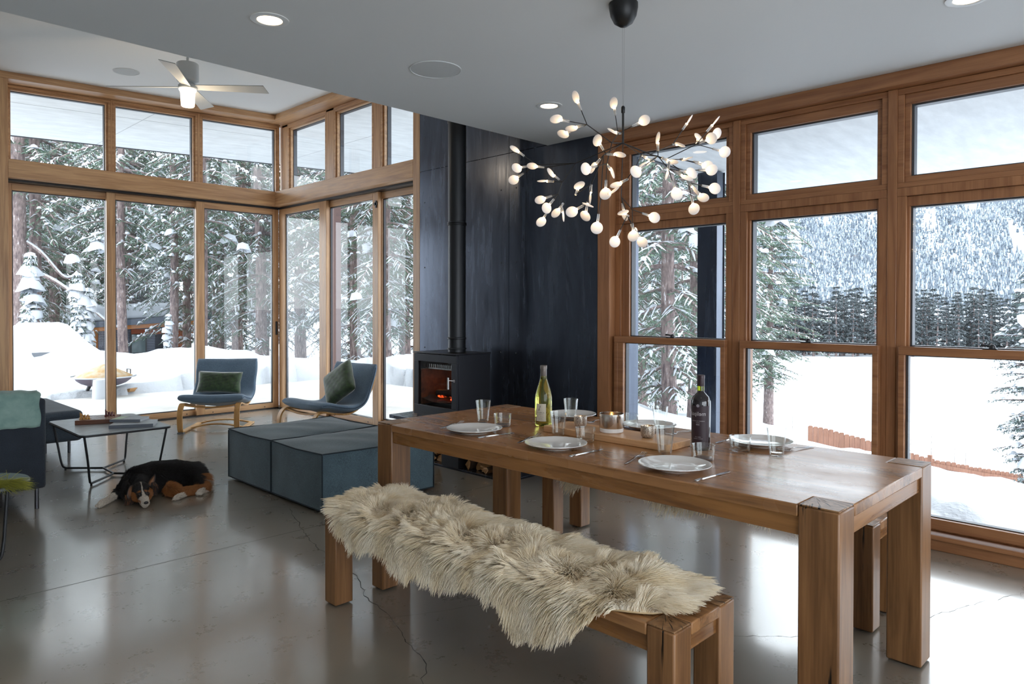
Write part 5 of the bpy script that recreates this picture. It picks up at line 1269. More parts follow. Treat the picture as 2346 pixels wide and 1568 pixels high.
# toes
for base, ax in (((1.460, 5.325), (-.7, -.72)), ((1.892, 5.143), (-.6, -.5)), ((2.058, 5.168), (-.6, -.6))):
    a = Vector((ax[0], ax[1], 0)).normalized(); s = Vector((-a.y, a.x, 0))
    for k in (-1.5, -.5, .5, 1.5): p = Vector((base[0], base[1], .013))+s*k*.0088+a*.004; capsule(mb, p, .0085, p+a*(.014-.002*abs(k)), .0078, 10, 4)
me = bake_remesh(mb, .0052, 5, 'dog')
me.vertices.foreach_get('co', (buf := np.zeros(len(me.vertices)*3, 'f'))); DV = buf.reshape(-1, 3); DV[:, 2] = np.maximum(DV[:, 2], .001); me.vertices.foreach_set('co', DV.ravel()); me.update()
def dogcol(P):
    best = np.full(len(P), 9.); col = np.zeros((len(P), 3))
    for p0, r0, p1, r1, c in caps:
        a = np.array(p0); b = np.array(p1); ab = b-a; L2 = ab@ab+1e-9; t = np.clip((P-a)@ab/L2, 0, 1); q = a+t[:, None]*ab; d = np.linalg.norm(P-q, axis=1)-(r0+(r1-r0)*t); m = d < best; best[m] = d[m]; col[m] = c
    def spot(c, r, colr, ax=(1, 1, 1)):
        d = np.linalg.norm((P-np.array(c))*np.array(ax), axis=1); m = d < r; col[m] = colr
    hd = (P[:, 1] < 5.27) & (P[:, 0] > 1.62) & (P[:, 0] < 1.77)
    # black mask between the eyes and along the bridge sides, tan cheeks, white muzzle and blaze
    for s, e in ((-1, (1.658, 5.184, .079)), (1, (1.716, 5.178, .079))): spot(e, .017, BK)
    spot((1.664, 5.190, .098), .0125, TAN); spot((1.709, 5.184, .098), .0125, TAN)
    t = (5.262-P[:, 1])/.10; cx = 1.697-.014*t; w = .0035+.012*np.clip(t-.6, 0, 1)
    m = hd & (np.abs(P[:, 0]-cx) < w) & (P[:, 2] > .06) & (t > -.1) & (t < 2); col[m] = WH
    spot((1.672, 5.09, .04), .036, WH)
    m = (P[:, 1] < 5.16) & (P[:, 1] > 5.10) & (P[:, 0] > 1.63) & (P[:, 0] < 1.655) & (P[:, 2] < .05); col[m] = TAN
    return col
att = me.attributes.new('tint', 'FLOAT_COLOR', 'POINT'); c4 = np.ones((len(DV), 4), 'f'); c4[:, :3] = dogcol(DV)*.8; att.data.foreach_set('color', c4.ravel())
dm = NT('dog_coat'); _at = dm.n('Attribute', attribute_name='tint'); dm.l(_at, 'Color', dm.b, 'Base Color'); dm.b.inputs['Roughness'].default_value = .5; dm.b.inputs['Specular IOR Level'].default_value = .4; dm = dm.m
me.materials.append(dm); me.shade_smooth()
dog = bpy.data.objects.new('dog', me); COL.objects.link(dog); tag(dog, 'black, tan and white long-haired dog lying on the floor, chin down, beside the ottomans', 'dog')
pinkd = plain('dog_nose_black', (.012, .011, .012), .28)
mb = MB(); mb.grid(lambda u, v: Vector((1.669+.0145*math.cos(u*2*PI)*math.sin(v*PI), 5.066+.012*math.sin(u*2*PI)*math.sin(v*PI), .0430+.0105*math.cos(v*PI))), 20, 12, wrapu=True); mb.build('nose', pinkd, dog, smooth=True)
eyem = plain('dog_eye', (.02, .010, .006), .06)
for e in ((1.6615, 5.1755, .0765), (1.7125, 5.1695, .0765)):
    mb = MB(); mb.grid(lambda u, v: Vector((e[0]+.0088*math.cos(u*2*PI)*math.sin(v*PI), e[1]+.0080*math.sin(u*2*PI)*math.sin(v*PI), e[2]+.0072*math.cos(v*PI))), 16, 10, wrapu=True); ey = mb.build('eye', eyem, dog, smooth=True)
mb = MB(); mb.tube([(1.648, 5.12, .030), (1.658, 5.085, .024), (1.668, 5.068, .024), (1.680, 5.083, .024), (1.697, 5.115, .030)], .0014, 6); mb.build('mouth_line', pinkd, dog)
# ears: right one pricked, left one folded
def ear(pts_o, pts_i, nm, dep):
    n = len(pts_o); mbx = MB(); vs = [Vector(p) for p in pts_o]; c = sum(vs, Vector())/n
    mbx.v = [tuple(v) for v in vs]+[tuple(c+Vector(dep))]; mbx.f = [(i, (i+1) % n, n) for i in range(n)]; mbx.mi = [0]*n
    o = mbx.build(nm, dm, dog, smooth=True, recalc=False, angle=180); md = o.modifiers.new('t', 'SOLIDIFY'); md.thickness = .006; md.offset = 0
    sm = o.modifiers.new('s', 'SUBSURF'); sm.levels = 2; sm.render_levels = 2
    a = o.data.attributes.new('tint', 'FLOAT_COLOR', 'POINT'); cc = np.ones((n+1, 4), 'f'); cc[:, :3] = np.array(BK); cc[n, :3] = (.28, .12, .05); a.data.foreach_set('color', cc.ravel()); return o
ear([(1.735, 5.262, .118), (1.755, 5.262, .150), (1.782, 5.262, .178), (1.797, 5.265, .190), (1.798, 5.262, .165), (1.795, 5.262, .130), (1.778, 5.258, .100), (1.755, 5.258, .095)], None, 'ear', (0, .018, -.005))
ear([(1.672, 5.285, .124), (1.645, 5.280, .132), (1.622, 5.268, .122), (1.606, 5.250, .090), (1.602, 5.243, .055), (1.618, 5.238, .035), (1.640, 5.245, .050), (1.655, 5.258, .085)], None, 'ear', (-.004, -.008, .004))
# coat
me.calc_loop_triangles(); T = np.zeros(len(me.loop_triangles)*3, 'i'); me.loop_triangles.foreach_get('vertices', T); T = T.reshape(-1, 3)
VN = np.zeros(len(DV)*3, 'f'); me.vertices.foreach_get('normal', VN); VN = VN.reshape(-1, 3)
A = DV[T[:, 0]]; B = DV[T[:, 1]]; C3 = DV[T[:, 2]]; ar = np.linalg.norm(np.cross(B-A, C3-A), axis=1); ar[(A[:, 2] < .004)] = 0; ar /= ar.sum()
rd = np.random.RandomState(9); N = 42000; ti = rd.choice(len(T), N, p=ar); r1 = np.sqrt(rd.rand(N)); r2 = rd.rand(N); w0, w1, w2 = 1-r1, r1*(1-r2), r1*r2
P0 = A[ti]*w0[:, None]+B[ti]*w1[:, None]+C3[ti]*w2[:, None]; n0 = VN[T[ti, 0]]*w0[:, None]+VN[T[ti, 1]]*w1[:, None]+VN[T[ti, 2]]*w2[:, None]; n0 /= np.linalg.norm(n0, axis=1)[:, None]+1e-9
col = dogcol(P0); head = (P0[:, 1] < 5.30) & (P0[:, 0] < 1.78); face = head & (P0[:, 1] < 5.22); foot = ((P0[:, 0] < 1.60) | ((P0[:, 1] < 5.20) & (P0[:, 0] > 1.85)))
Ln = np.where(face, .006, np.where(head, .013, np.where(foot, .009, .024)))*(.7+.6*rd.rand(N)); rump = (P0[:, 0] > 2.08) & (P0[:, 1] > 5.24); Ln[rump] *= 1.7
nose_ = np.linalg.norm(P0-np.array([1.669, 5.062, .043]), axis=1) < .016; Ln[nose_] = .001
ey_ = np.minimum(np.linalg.norm(P0-np.array([1.6615, 5.1755, .0765]), axis=1), np.linalg.norm(P0-np.array([1.7125, 5.1695, .0765]), axis=1)) < .011; Ln[ey_] = .0008
fl = np.zeros((N, 3)); fl[:, 2] = -.5; fl[:, 0] = .75; fl[:, 1] = -.15; fl[head] = np.array([.05, .9, .1]); fl[foot] = np.array([.5, .5, .1]); fl += .25*np.stack([vnoise(P0, 25, 1), vnoise(P0, 25, 2), vnoise(P0, 25, 3)], 1)
fl -= n0*np.sum(fl*n0, 1)[:, None]; fl /= np.linalg.norm(fl, axis=1)[:, None]+1e-9
K = 4; PT = np.zeros((N, K, 3)); d0 = n0*.55+fl*.8
for k in range(K):
    f = k/(K-1); PT[:, k] = P0+(d0*f+fl*.35*f*f)*Ln[:, None]; PT[:, k, 2] -= .12*Ln*f*f; PT[:, k, 2] = np.maximum(PT[:, k, 2], .0012)
cv = col*(.75+.5*rd.rand(N))[:, None]; cv[rump & (P0[:, 2] < .09)] = np.array([.33, .24, .17])
hair('coat', PT, np.array([.00075, .0007, .0005, .00015], 'f'), dm, dog, cv)
# tufts fringing both ears
N2 = 1500; PT = np.zeros((N2, 4, 3)); cc = np.zeros((N2, 3))
for i in range(N2):
    if i % 2: b = np.array([1.775, 5.258, .10])+np.array([.028*rd.rand()-.01, .004*rd.rand()-.004, .06*rd.rand()-.03]); d = np.array([.25, -.1, -1.])
    else: b = np.array([1.60, 5.245, .06])+np.array([.05*rd.rand()-.005, .006*rd.rand(), .05*rd.rand()-.035]); d = np.array([-.1, -.15, -1.])
    d = d+rd.normal(0, .18, 3); Lh = .022+.02*rd.rand()
    for k in range(4): PT[i, k] = b+d*Lh*k/3; PT[i, k, 2] = max(PT[i, k, 2], .0015)
    cc[i] = np.array(BK)*(1+rd.rand()) if rd.rand() < .8 else np.array(TAN)
hair('ear_fringe', PT, np.array([.0006, .0006, .0005, .0001], 'f'), dm, dog, cc)
# ------------------------------------------------------------------ snow ground and far slope
RX, DX = (.701, -.713), (.713, .701)
def sst(a, b, x): t = np.clip((x-a)/(b-a), 0, 1); return t*t*(3-2*t)
def ground(x, y):
    x = np.asarray(x, float); y = np.asarray(y, float)
    D = x*DX[0]+y*DX[1]; lat = x*RX[0]+y*RX[1]; r = np.hypot(x, y)
    nz = .05*np.sin(x*2.1+1.3*np.sin(y*1.7))*np.sin(y*2.6+x*.9)+.03*np.sin(x*5.3+y*3.1)*np.sin(y*4.9-x*2.2)+.012*np.sin(x*13+y*4)*np.sin(y*11)
    hn = np.interp(D, [8, 10.2, 11.2, 12.5, 14, 15.5, 18, 24, 40, 90], [-.05, .0, .08, .22, .36, .30, -.35, -1.0, -2.0, 2.]) + nz*np.clip((D-9)/3, .2, 1.6)
    hn += .62*np.exp(-(((x-3.46)/.95)**2+((y-16.4)/.9)**2)**1.6) + .16*np.exp(-(((x-6.2)/1.3)**2+((y-14.6)/1.0)**2)) - .22*np.exp(-(((x-8.6)/1.6)**2+((y-14.5)/2.0)**2))
    off = np.clip(lat-np.interp(D, [0, 6, 14, 24, 38, 200], [1, 2.3, 5.3, 9.1, 14.4, 70]), -4, 8)
    he = np.interp(D, [3.5, 5, 5.6, 6.3, 9, 14, 24, 38, 80, 156], [.02, .04, .14, .10, -.62, -1.17, -3.3, -5.0, -7.4, -9.0]) - .2*off*np.clip(1-(D-40)/40, 0, 1) + nz*np.clip(1.3-(D/70), 0, 1)*1.2 + np.exp(-((D-6)/2.5)**2)*(.03*np.sin(x*9+2*np.sin(y*4))*np.sin(y*7+x*3)+.015*np.sin(x*17-y*9))
    e = sst(.95, 1.5, x/np.maximum(y, .5))
    e = np.where(y < 1, 1., e)
    h = hn*(1-e)+he*e
    h = np.where(x < -4, -.2, h)
    inside = ((x < 7.6) & (x > -4.2) & (y < 12.12) & (y > 5.7)) | ((x < 4.66) & (y < 8.9)) | ((x < 5.08) & (y > 3.4) & (y < 6))
    h = np.where(inside, -.5, h)
    return h
az = np.radians(np.arange(-60, 181, .5)); rr = 4.4*1.021**np.arange(0, 246)
AZ, RR = np.meshgrid(az, rr); GX, GY = RR*np.sin(AZ), RR*np.cos(AZ); GZ = ground(GX, GY)
nA, nR = len(az), len(rr)
idx = np.arange(nA*nR).reshape(nR, nA); Fq = np.stack([idx[:-1, :-1], idx[:-1, 1:], idx[1:, 1:], idx[1:, :-1]], -1).reshape(-1, 4)[:, ::-1]
gnd = np_mesh('snow_ground', np.stack([GX, GY, GZ], -1).reshape(-1, 3), Fq, snow_m, smooth=True); S(gnd)
# far mountain side
def mount(azd, D):
    a = np.radians(azd); base = -9+np.maximum(D-560, 0)*.27
    return base+ (26*np.sin(azd*.55+D*.004)+16*np.sin(azd*1.3-D*.009+1)+7*np.sin(azd*3.1+D*.02))*np.clip((D-620)/500, 0, 1)
azd = np.arange(30, 112, .4); DD = np.concatenate([np.linspace(300, 560, 4), np.linspace(580, 2100, 130)])
A2, D2 = np.meshgrid(azd, DD); MZ = mount(A2, D2); MX, MY = D2*np.sin(np.radians(A2)), D2*np.cos(np.radians(A2))
idx = np.arange(A2.size).reshape(A2.shape); Fq = np.stack([idx[:-1, :-1], idx[:-1, 1:], idx[1:, 1:], idx[1:, :-1]], -1).reshape(-1, 4)[:, ::-1]
far_snow = plain('far_snow', (.42, .47, .54), .9)  # blue distance haze mixed into the snow colour
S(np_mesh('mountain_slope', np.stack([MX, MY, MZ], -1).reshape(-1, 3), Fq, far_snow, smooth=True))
# forest on that slope: thousands of frosted conifers tinted with distance haze, nobody could count them
rm = np.random.RandomState(12); N = 42000; fa_ = rm.uniform(56, 92, N); fD = 600+1150*rm.rand(N)**1.15
open_ = np.sin(fa_*.9+fD*.0105+1.5*np.sin(fa_*.4))+.6*np.sin(fa_*2.3+fD*.004)+.5*np.sin(fa_*.31-fD*.013); keep = (open_ < .75+.4*rm.rand(N)) | (fD < 830); keep &= rm.rand(N) < np.where(open_ > .45, .55, 1)
fa_, fD = fa_[keep], fD[keep]; N = len(fa_); tx, ty, tz = fD*np.sin(np.radians(fa_)), fD*np.cos(np.radians(fa_)), mount(fa_, fD)-.5
hh = 6+6*rm.rand(N); wd_ = hh*(.13+.06*rm.rand(N)); k = 5
V = []; F = []; MI = []
for j in range(k):
    pass
tiers = [(0.06, .62, 1.0), (.34, .82, .72), (.6, 1.0, .45)]; vs = []; fs = []; mi = []; off = 0
for (z0, z1, w) in tiers:
    ang = rm.rand(N)*6.28; ring = []
    for j in range(k): a = ang+2*PI*j/k; q = w*(.75+.5*rm.rand(N)); ring.append(np.stack([tx+wd_*q*np.cos(a), ty+wd_*q*np.sin(a), tz+hh*(z0+.04*rm.rand(N))], 1))
    apex = np.stack([tx, ty, tz+hh*z1], 1); blk = np.stack(ring+[apex], 1); vs.append(blk.reshape(-1, 3)); b = off+np.arange(N)*(k+1)
    for j in range(k): fs.append(np.stack([b+j, b+(j+1) % k, b+k], 1)); mi.append(np.where(rm.rand(N) < .42, 1, 0))
    off += N*(k+1)
frosted = plain('hazed_frosty_conifer', (.095, .12, .15), .9); snowcap = plain('hazed_frosty_conifer_snow', (.32, .37, .43), .9)  # distance haze painted into these two blue-grey colours, on top of frost
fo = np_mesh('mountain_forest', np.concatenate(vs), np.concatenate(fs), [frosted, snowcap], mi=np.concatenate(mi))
tag(fo, 'haze-tinted frosted conifer forest covering the whole mountainside beyond the valley', 'forest', kind='stuff')

# ------------------------------------------------------------------ conifers
def mk_needle(n, c0, c1):
    t = NT(n); co = t.coords(); a = t.noise(co, 1.7, 3, .5); r = t.ramp(a, 0, ((.35, c0), (.7, c1))); t.l(r, 0, t.b, 'Base Color'); t.b.inputs['Roughness'].default_value = .75; return t.m
fir_needle = mk_needle('fir_needles', (.062, .108, .076, 1), (.125, .185, .122, 1))
bluish = mk_needle('bluish_needles', (.055, .088, .085, 1), (.10, .145, .135, 1))  # bluish green needles of the spruce
far_needle = mk_needle('distant_fir_needles', (.05, .062, .068, 1), (.095, .115, .12, 1))  # grey-blue distance haze and shade put into the needle colour
barkt = NT('conifer_bark'); _c = barkt.coords((8, 8, 2)); _n = barkt.noise(_c, 3, 5, .65); _r = barkt.ramp(_n, 0, ((.35, srgb('54484a')), (.62, srgb('8a7a76')), (.74, (.8, .84, .9, 1)))); barkt.l(_r, 0, barkt.b, 'Base Color'); barkt.b.inputs['Roughness'].default_value = .9; barkt = barkt.m
treesnow = plain('tree_snow', (.52, .55, .60), .8)
def conifer(name, seed, H, Lmax, zb, r0, droop=.35, whorl=.34, per=5, tw=.13, nl=.078, nw=.0105, snow=.6, lump=.2, zmax=None, mat=None, shape=.8, bare=0, twl=.42, snowm=None):
    rs = np.random.RandomState(seed); zmax = zmax or H
    nv = []; nf = []; sv = []; sf = []
    tr = MB(); lean = rs.uniform(-.02, .02, 2)
    tr.tube([(lean[0]*z+.06*math.sin(z*.7), lean[1]*z, z) for z in np.linspace(-.6, H, 14)], r0, 10, rr=[r0*(1-.93*i/13) for i in range(14)])
    z = zb
    while z < min(H-.15, zmax):
        f = z/H; Lz = Lmax*(1-f)**shape*(.34+.66*min(1, (z-zb)/3.2)) if not bare else Lmax*(1-f)**shape
        for q in range(per):
            if rs.rand() < .12: continue
            az_ = 2*PI*(q+rs.rand()*.8)/per; L = max(.12, Lz*rs.uniform(.65, 1.1)); up = rs.uniform(-.05, .30)-.25*(1-f); c, s = math.cos(az_), math.sin(az_)
            cx, cy = lean[0]*z+.06*math.sin(z*.7), lean[1]*z; bend = rs.uniform(-.15, .15)
            def bp(t): rr_ = L*t; return np.array([cx+c*rr_-s*bend*L*t*t, cy+s*rr_+c*bend*L*t*t, z+up*rr_-droop*L*t*t])
            nseg = 5; pts = [bp(t) for t in np.linspace(0, 1, nseg+1)]
            tr.tube([tuple(p) for p in pts], .02, 4, rr=[max(.006, (.012+.011*L)*(1-.85*t)) for t in np.linspace(0, 1, nseg+1)], caps=False)
            n = max(3, int(L/tw)); 
            for i in range(n):
                t = (i+.5+rs.uniform(-.3, .3))/n
                if t < .12+(.25*bare): continue
                p = bp(t); dr = bp(min(1, t+.02))-bp(t-.02); dr /= np.linalg.norm(dr)+1e-9
                for sd in (-1, 1):
                    l = (twl*(1-t)*min(1, L/1.6)+.13)*rs.uniform(.7, 1.2); sdv = np.array([-dr[1], dr[0], 0])*sd; d = dr*.75+sdv*.8; d[2] -= rs.uniform(.05, .55); d /= np.linalg.norm(d)
                    m = max(2, int(l/(nl*.55)))
                    for j in range(m):
                        a = p+d*l*(j/m); 
                        for e in (-1, 1):
                            nd = d*.8+np.cross(d, [0, 0, 1])*e*.65+rs.normal(0, .28, 3); nd /= np.linalg.norm(nd); tip = a+nd*nl*rs.uniform(.7, 1.3); w = np.cross(nd, [0, 0, 1]+rs.normal(0, .6, 3)); w = w/(np.linalg.norm(w)+1e-9)*nw
                            k0 = len(nv); nv += [a-w, a+w, tip+w*.3]; nf.append((k0, k0+1, k0+2))
                    if rs.rand() < snow:
                        w = np.cross(d, [0, 0, 1.]); w = w/(np.linalg.norm(w)+1e-9)*rs.uniform(.006, .018)*(1+lump); a = p+np.array([0, 0, .02]); b = p+d*l*rs.uniform(.6, 1.05)+np.array([0, 0, .018]); mid = (a+b)/2+np.array([0, 0, .010+.02*lump])
                        k0 = len(sv); sv += [a-w*.7, a+w*.7, mid+w*1.1, b+w*.35, b-w*.35, mid-w*1.1, mid+np.array([0, 0, .014+.02*lump])]; sf += [(k0, k0+1, k0+6), (k0+1, k0+2, k0+6), (k0+2, k0+3, k0+6), (k0+3, k0+4, k0+6), (k0+4, k0+5, k0+6), (k0+5, k0, k0+6)]
                if rs.rand() < lump*1.5 and t > .15:
                    c0 = p+np.array([0, 0, .04]); rx = (rs.uniform(.02, .06) if rs.rand() > .04 else rs.uniform(.09, .2))*(1+lump*.6); rz_ = rx*.62; lat_ = []; k0 = len(sv)
                    for a_ in range(7): th = 2*PI*a_/7; sv.append(c0+np.array([math.cos(th)*rx*rs.uniform(.6, 1.5), math.sin(th)*rx*rs.uniform(.6, 1.5), -rz_*rs.uniform(.3, 1.3)]))
                    for a_ in range(7): th = 2*PI*(a_+.5)/7; sv.append(c0+np.array([math.cos(th)*rx*.7, math.sin(th)*rx*.7, rz_*.6]))
                    sv.append(c0+np.array([0, 0, rz_]))
                    for a_ in range(7): b_ = (a_+1) % 7; sf += [(k0+a_, k0+b_, k0+7+a_), (k0+b_, k0+7+b_, k0+7+a_), (k0+7+a_, k0+7+b_, k0+14)]
        z += whorl*rs.uniform(.7, 1.3)
    root = bpy.data.objects.new(name, None); COL.objects.link(root)
    tk = tr.build('trunk', barkt, root, smooth=True, recalc=False)
    a = np_mesh('foliage', np.array(nv), np.array(nf), mat or fir_needle, root); b = np_mesh('clinging_snow', np.array(sv), np.array(sf), snowm or treesnow, root, smooth=True)
    a['kind'] = 'stuff'; b['kind'] = 'stuff'
    return root
big = [conifer('fir_tree', 1, 15, 3.7, .9, .17, .34, zmax=9.5, lump=.14, snow=.5), conifer('fir_tree', 2, 17, 4.2, 1.7, .20, .42, zmax=9.5, lump=.16, snow=.5, whorl=.32), conifer('fir_tree', 3, 13, 3.1, .5, .14, .38, zmax=9.5, snow=.62, lump=.24), conifer('fir_tree', 4, 15, 3.0, 2.5, .13, .36, zmax=10, snow=.5, lump=.2)]
used = set()
def plant(protos, i, x, y, rz, sc, label, grp=None, sink=.0, z=None, name=None):
    p = protos[i]
    if i in used and protos is big or (id(p) in used): o = dup(p)
    else: o = p; used.add(id(p))
    o.location = (x, y, (float(ground(x, y)) if z is None else z)-sink); o.rotation_euler = (0, 0, rz); o.scale = (sc, sc, sc)
    tag(o, label, 'tree', grp); o['label'] = label
    if grp: o['group'] = grp
    elif 'group' in o: del o['group']
    return o
near = [
 (0, 8.84, 18.11, .4, 1.0, 'fir with a dark trunk and wide snowy boughs behind the front-facing armchair'), (1, 10.63, 23.42, 2.1, 1.0, 'tall fir a little deeper, between the middle and right left-wall door panels'),
 (2, 10.06, 15.44, 1.2, 1.1, 'snow-laden fir with a mossy trunk behind the side-on armchair'), (0, 9.30, 13.10, 3.0, .95, 'fir loaded with big snow cushions seen through the panel beside the stove'),
 (1, 11.11, 20.07, 4.2, 1.0, 'frosted fir seen through the first door panel right of the room corner'), (2, 12.16, 7.61, .9, 1.15, 'snowy fir just outside the first dining window, left of the steel column'),
 (0, 16.05, 9.35, 5.0, 1.1, 'fir farther back outside the first dining window'), (1, 20.4, 13.8, 2.7, 1.0, 'pale distant fir outside the first dining window, deepest in that gap'),
 (2, 10.23, 26.67, 3.6, 1.2, 'fir behind the cabin roof, above the dark fascia'), (1, 7.03, 31.35, 1.1, 1.1, 'fir left of the cabin behind the snow mound'), (0, 4.7, 27.4, 5.5, 1.1, 'fir at the far left behind the great trunk'),
 (0, 12.78, 16.96, 2.3, 1.1, 'fir deep behind the stove-side door panel'), (2, 14.45, 23.81, .2, 1.2, 'fir deep behind the side-on armchair'), (1, 12.71, 29.86, 3.9, 1.1, 'fir behind the cabin porch'), (3, 5.62, 18.53, 1.9, .95, 'slim leaning fir left of the cabin window, in front of the cabin'),
 (3, 5.0, 24.6, 5.1, 1.5, 'fir behind the fire bowl, between the great trunk and the cabin'), (3, 8.1, 22.3, .6, 1.15, 'fir with drooping boughs standing before the cabin porch'), (3, 6.35, 15.75, 4.6, .85, 'nearest slim fir, in front of the cabin porch with thick snow on one bough')]
for i, x, y, a, s, lb in near: plant(big, i, x, y, a, s, lb)
for i, (x, y) in enumerate([(9.97, 42.17), (13.29, 40.71), (8.42, 50.8), (29.04, 40.57), (21.03, 35.34), (17.21, 41.24), (8.86, 40.41), (21.3, 31.0), (15.47, 50.99), (21.19, 27.16), (15.56, 36.26), (17.69, 38.63), (24.07, 27.25), (12.04, 38.72), (27.84, 30.03), (6.47, 42.36), (18.5, 26.2), (7.2, 36.5), (15.1, 30.6), (10.9, 35.6), (24.9, 17.2), (31.18, 20.2), (34.15, 24.65), (28.4, 19.5), (29.1, 15.9), (4.1, 33.0), (20.2, 22.9)]):
    plant(big, i % 3, x, y, i*1.37, 1.25+.25*((i*7) % 3)/2, 'snowy fir standing in the dense forest behind the nearer trees', 'background firs of the forest')
# great pine trunk at the far left
pt = thing('pine_tree', 'thick reddish pine trunk flecked with snow at the far left, with two bare drooping limbs', 'tree', (4.52, 23.92, -1.0))
mb = MB(); mb.tube([(0, 0, -.4), (.02, 0, 3), (-.03, .02, 7), (.0, 0, 13)], .25, 16, rr=[.27, .235, .22, .17]); mb.build('trunk', barkt, pt, smooth=True)
for z0, pts in ((4.3, [(0, 0, 4.3), (.5, -.2, 3.9), (1.0, -.3, 3.25), (1.25, -.3, 3.2), (1.4, -.3, 3.35)]), (3.6, [(0, 0, 3.5), (.8, -.3, 3.1), (1.5, -.5, 2.5), (2.1, -.6, 1.9), (2.6, -.7, 1.6)])):
    lm = MB(); sp_ = smooth_path(pts, 5); lm.tube(sp_, .04, 6, rr=[.05-.035*i/(len(sp_)-1) for i in range(len(sp_))]); l_ = lm.build('limb', barkt, pt, smooth=True)
    sn = MB(); sn.tube([p+Vector((0, 0, .035)) for p in sp_[2:]], .035, 6, rr=[.045-.02*i/len(sp_) for i in range(len(sp_)-2)]); sn.build('limb_snow', treesnow, l_, smooth=True)
# young snow-bent trees
yng = [conifer('young_fir', 8, 3.0, .62, .25, .045, .7, .17, 5, .11, .08, .012, .95, .9, twl=.3)]
for x, y, a, s, lb in ((3.99, 20.19, 0, .95, 'young fir bent under snow beside the great trunk'), (4.75, 18.6, 2, .75, 'young fir smothered in snow behind the snow mound'), (6.3, 17.6, 4, .45, 'small snow-covered fir in front of the cabin window'), (5.3, 20.5, 5, .8, 'young snowy fir beside the cabin corner')):
    plant(yng, 0, x, y, a, s, lb)
# pine and spruce outside the dining windows
pine = [conifer('pine_tree', 21, 13.5, 4.4, 2.1, .30, .16, .36, 7, .15, .15, .020, .42, .10, shape=.72, twl=.6)]
plant(pine, 0, 36.63, 16.86, .5, 1.0, 'tall solitary pine outside the middle dining window, bare trunk at its foot')
plant(pine, 0, 22.8, 12.0, 2.5, .8, 'pine partly hidden behind the first window mullion, one snowy bough reaching right', None)
spr = [conifer('blue_spruce', 31, 4.6, 1.75, .15, .07, .12, .17, 8, .085, .07, .011, .5, .22, mat=bluish, shape=.85, twl=.3)]
plant(spr, 0, 17.25, 2.40, .3, 1.0, 'bushy snow-dusted spruce at the right edge beyond the last dining window')
# valley tree line
valley_snow = plain('valley_tree_snow', (.36, .41, .47), .9)  # tree snow darkened by distance haze and shade in its colour
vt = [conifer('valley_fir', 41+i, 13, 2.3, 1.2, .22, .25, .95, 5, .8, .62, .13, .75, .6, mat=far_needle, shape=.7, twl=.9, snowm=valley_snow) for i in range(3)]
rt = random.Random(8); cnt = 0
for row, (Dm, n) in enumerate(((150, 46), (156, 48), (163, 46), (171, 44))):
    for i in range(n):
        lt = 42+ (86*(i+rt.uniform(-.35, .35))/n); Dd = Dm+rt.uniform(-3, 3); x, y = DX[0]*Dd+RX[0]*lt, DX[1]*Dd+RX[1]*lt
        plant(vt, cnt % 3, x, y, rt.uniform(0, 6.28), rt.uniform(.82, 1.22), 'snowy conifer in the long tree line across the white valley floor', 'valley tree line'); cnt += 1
# fence half buried in snow
cedar = wood('cedar_fence', 2, srgb('5e3d30'), srgb('86604e'), .8, .6, .3)
pts = [(24.1, 9.7, -2.62), (24.56, 9.2, -2.75), (25.05, 8.69, -2.95), (25.55, 8.18, -3.14), (26.34, 7.38, -3.50), (26.94, 6.76, -3.72), (27.5, 6.1, -3.88), (28.18, 5.5, -4.06), (29.3, 4.4, -4.3)]
fn = thing('fence', 'reddish board fence half buried in the snow slope beyond the dining windows', 'fence', (0, 0, 0))
k = 0
for (xa, ya, za), (xb, yb, zb_) in zip(pts[:-1], pts[1:]):
    Ls = math.hypot(xb-xa, yb-ya); n = max(1, int(Ls/.145)); dx, dy = (xb-xa)/Ls, (yb-ya)/Ls
    w = Ls/n*.95
    for i in range(n):
        f = i/n; x, y, z = xa+(xb-xa)*f, ya+(yb-ya)*f, za+(zb_-za)*f+R.uniform(-.02, .02)
        b = MB(); b.prism([(x, y, z-1.5), (x+dx*w, y+dy*w, z-1.5), (x+dx*w, y+dy*w, z-.03), (x+dx*w*.8, y+dy*w*.8, z), (x+dx*w*.2, y+dy*w*.2, z), (x, y, z-.03)], (-dy*.02, dx*.02, 0)); b.build('fence_board', cedar, fn); k += 1
b = MB(); b.box(26.90, 27.02, 6.70, 6.82, -5.2, -3.60); b.build('post', cedar, fn)
mb = MB()
for (xa, ya, za), (xb, yb, zb_) in zip(pts[5:-1], pts[6:]): mb.prism([(xa, ya-.03, za-.25), (xb, yb-.03, zb_-.25), (xb, yb-.03, zb_-.12), (xa, ya-.03, za-.12)], (-.03, -.03, 0))
mb.build('rail', cedar, fn)
# bare saplings
def sapling(x, y, h, lb, sd):
    rs = random.Random(sd); z = float(ground(x, y)); t = thing('sapling', lb, 'sapling', (x, y, z), 0, 'bare saplings in the snow'); mb = MB(); mb.tube([(0, 0, -.2), (rs.uniform(-.1, .1), 0, h*.5), (rs.uniform(-.2, .2), 0, h)], .012, 5, rr=[.016, .010, .004])
    for i in range(7):
        q = h*(.25+.1*i); a = rs.uniform(0, 6.28); l = rs.uniform(.3, .6)*h*.4; mb.tube([(0, 0, q), (math.cos(a)*l*.6, math.sin(a)*l*.6, q+l*.6), (math.cos(a)*l, math.sin(a)*l, q+l*1.2)], .005, 4, rr=[.007, .005, .002])
    mb.build('bare_stem', plain('bare_twig_%d' % sd, srgb('8d857f'), .9), t)
for i, (x, y, h) in enumerate(((25.6, 7.0, 1.9), (26.2, 7.4, 1.5), (27.6, 6.9, 1.9), (28.6, 6.4, 1.6), (30.2, 6.4, 1.7), (28.7, 12.2, 2.0))): sapling(x, y, h, 'thin bare sapling sticking out of the snow beyond the board fence', i)
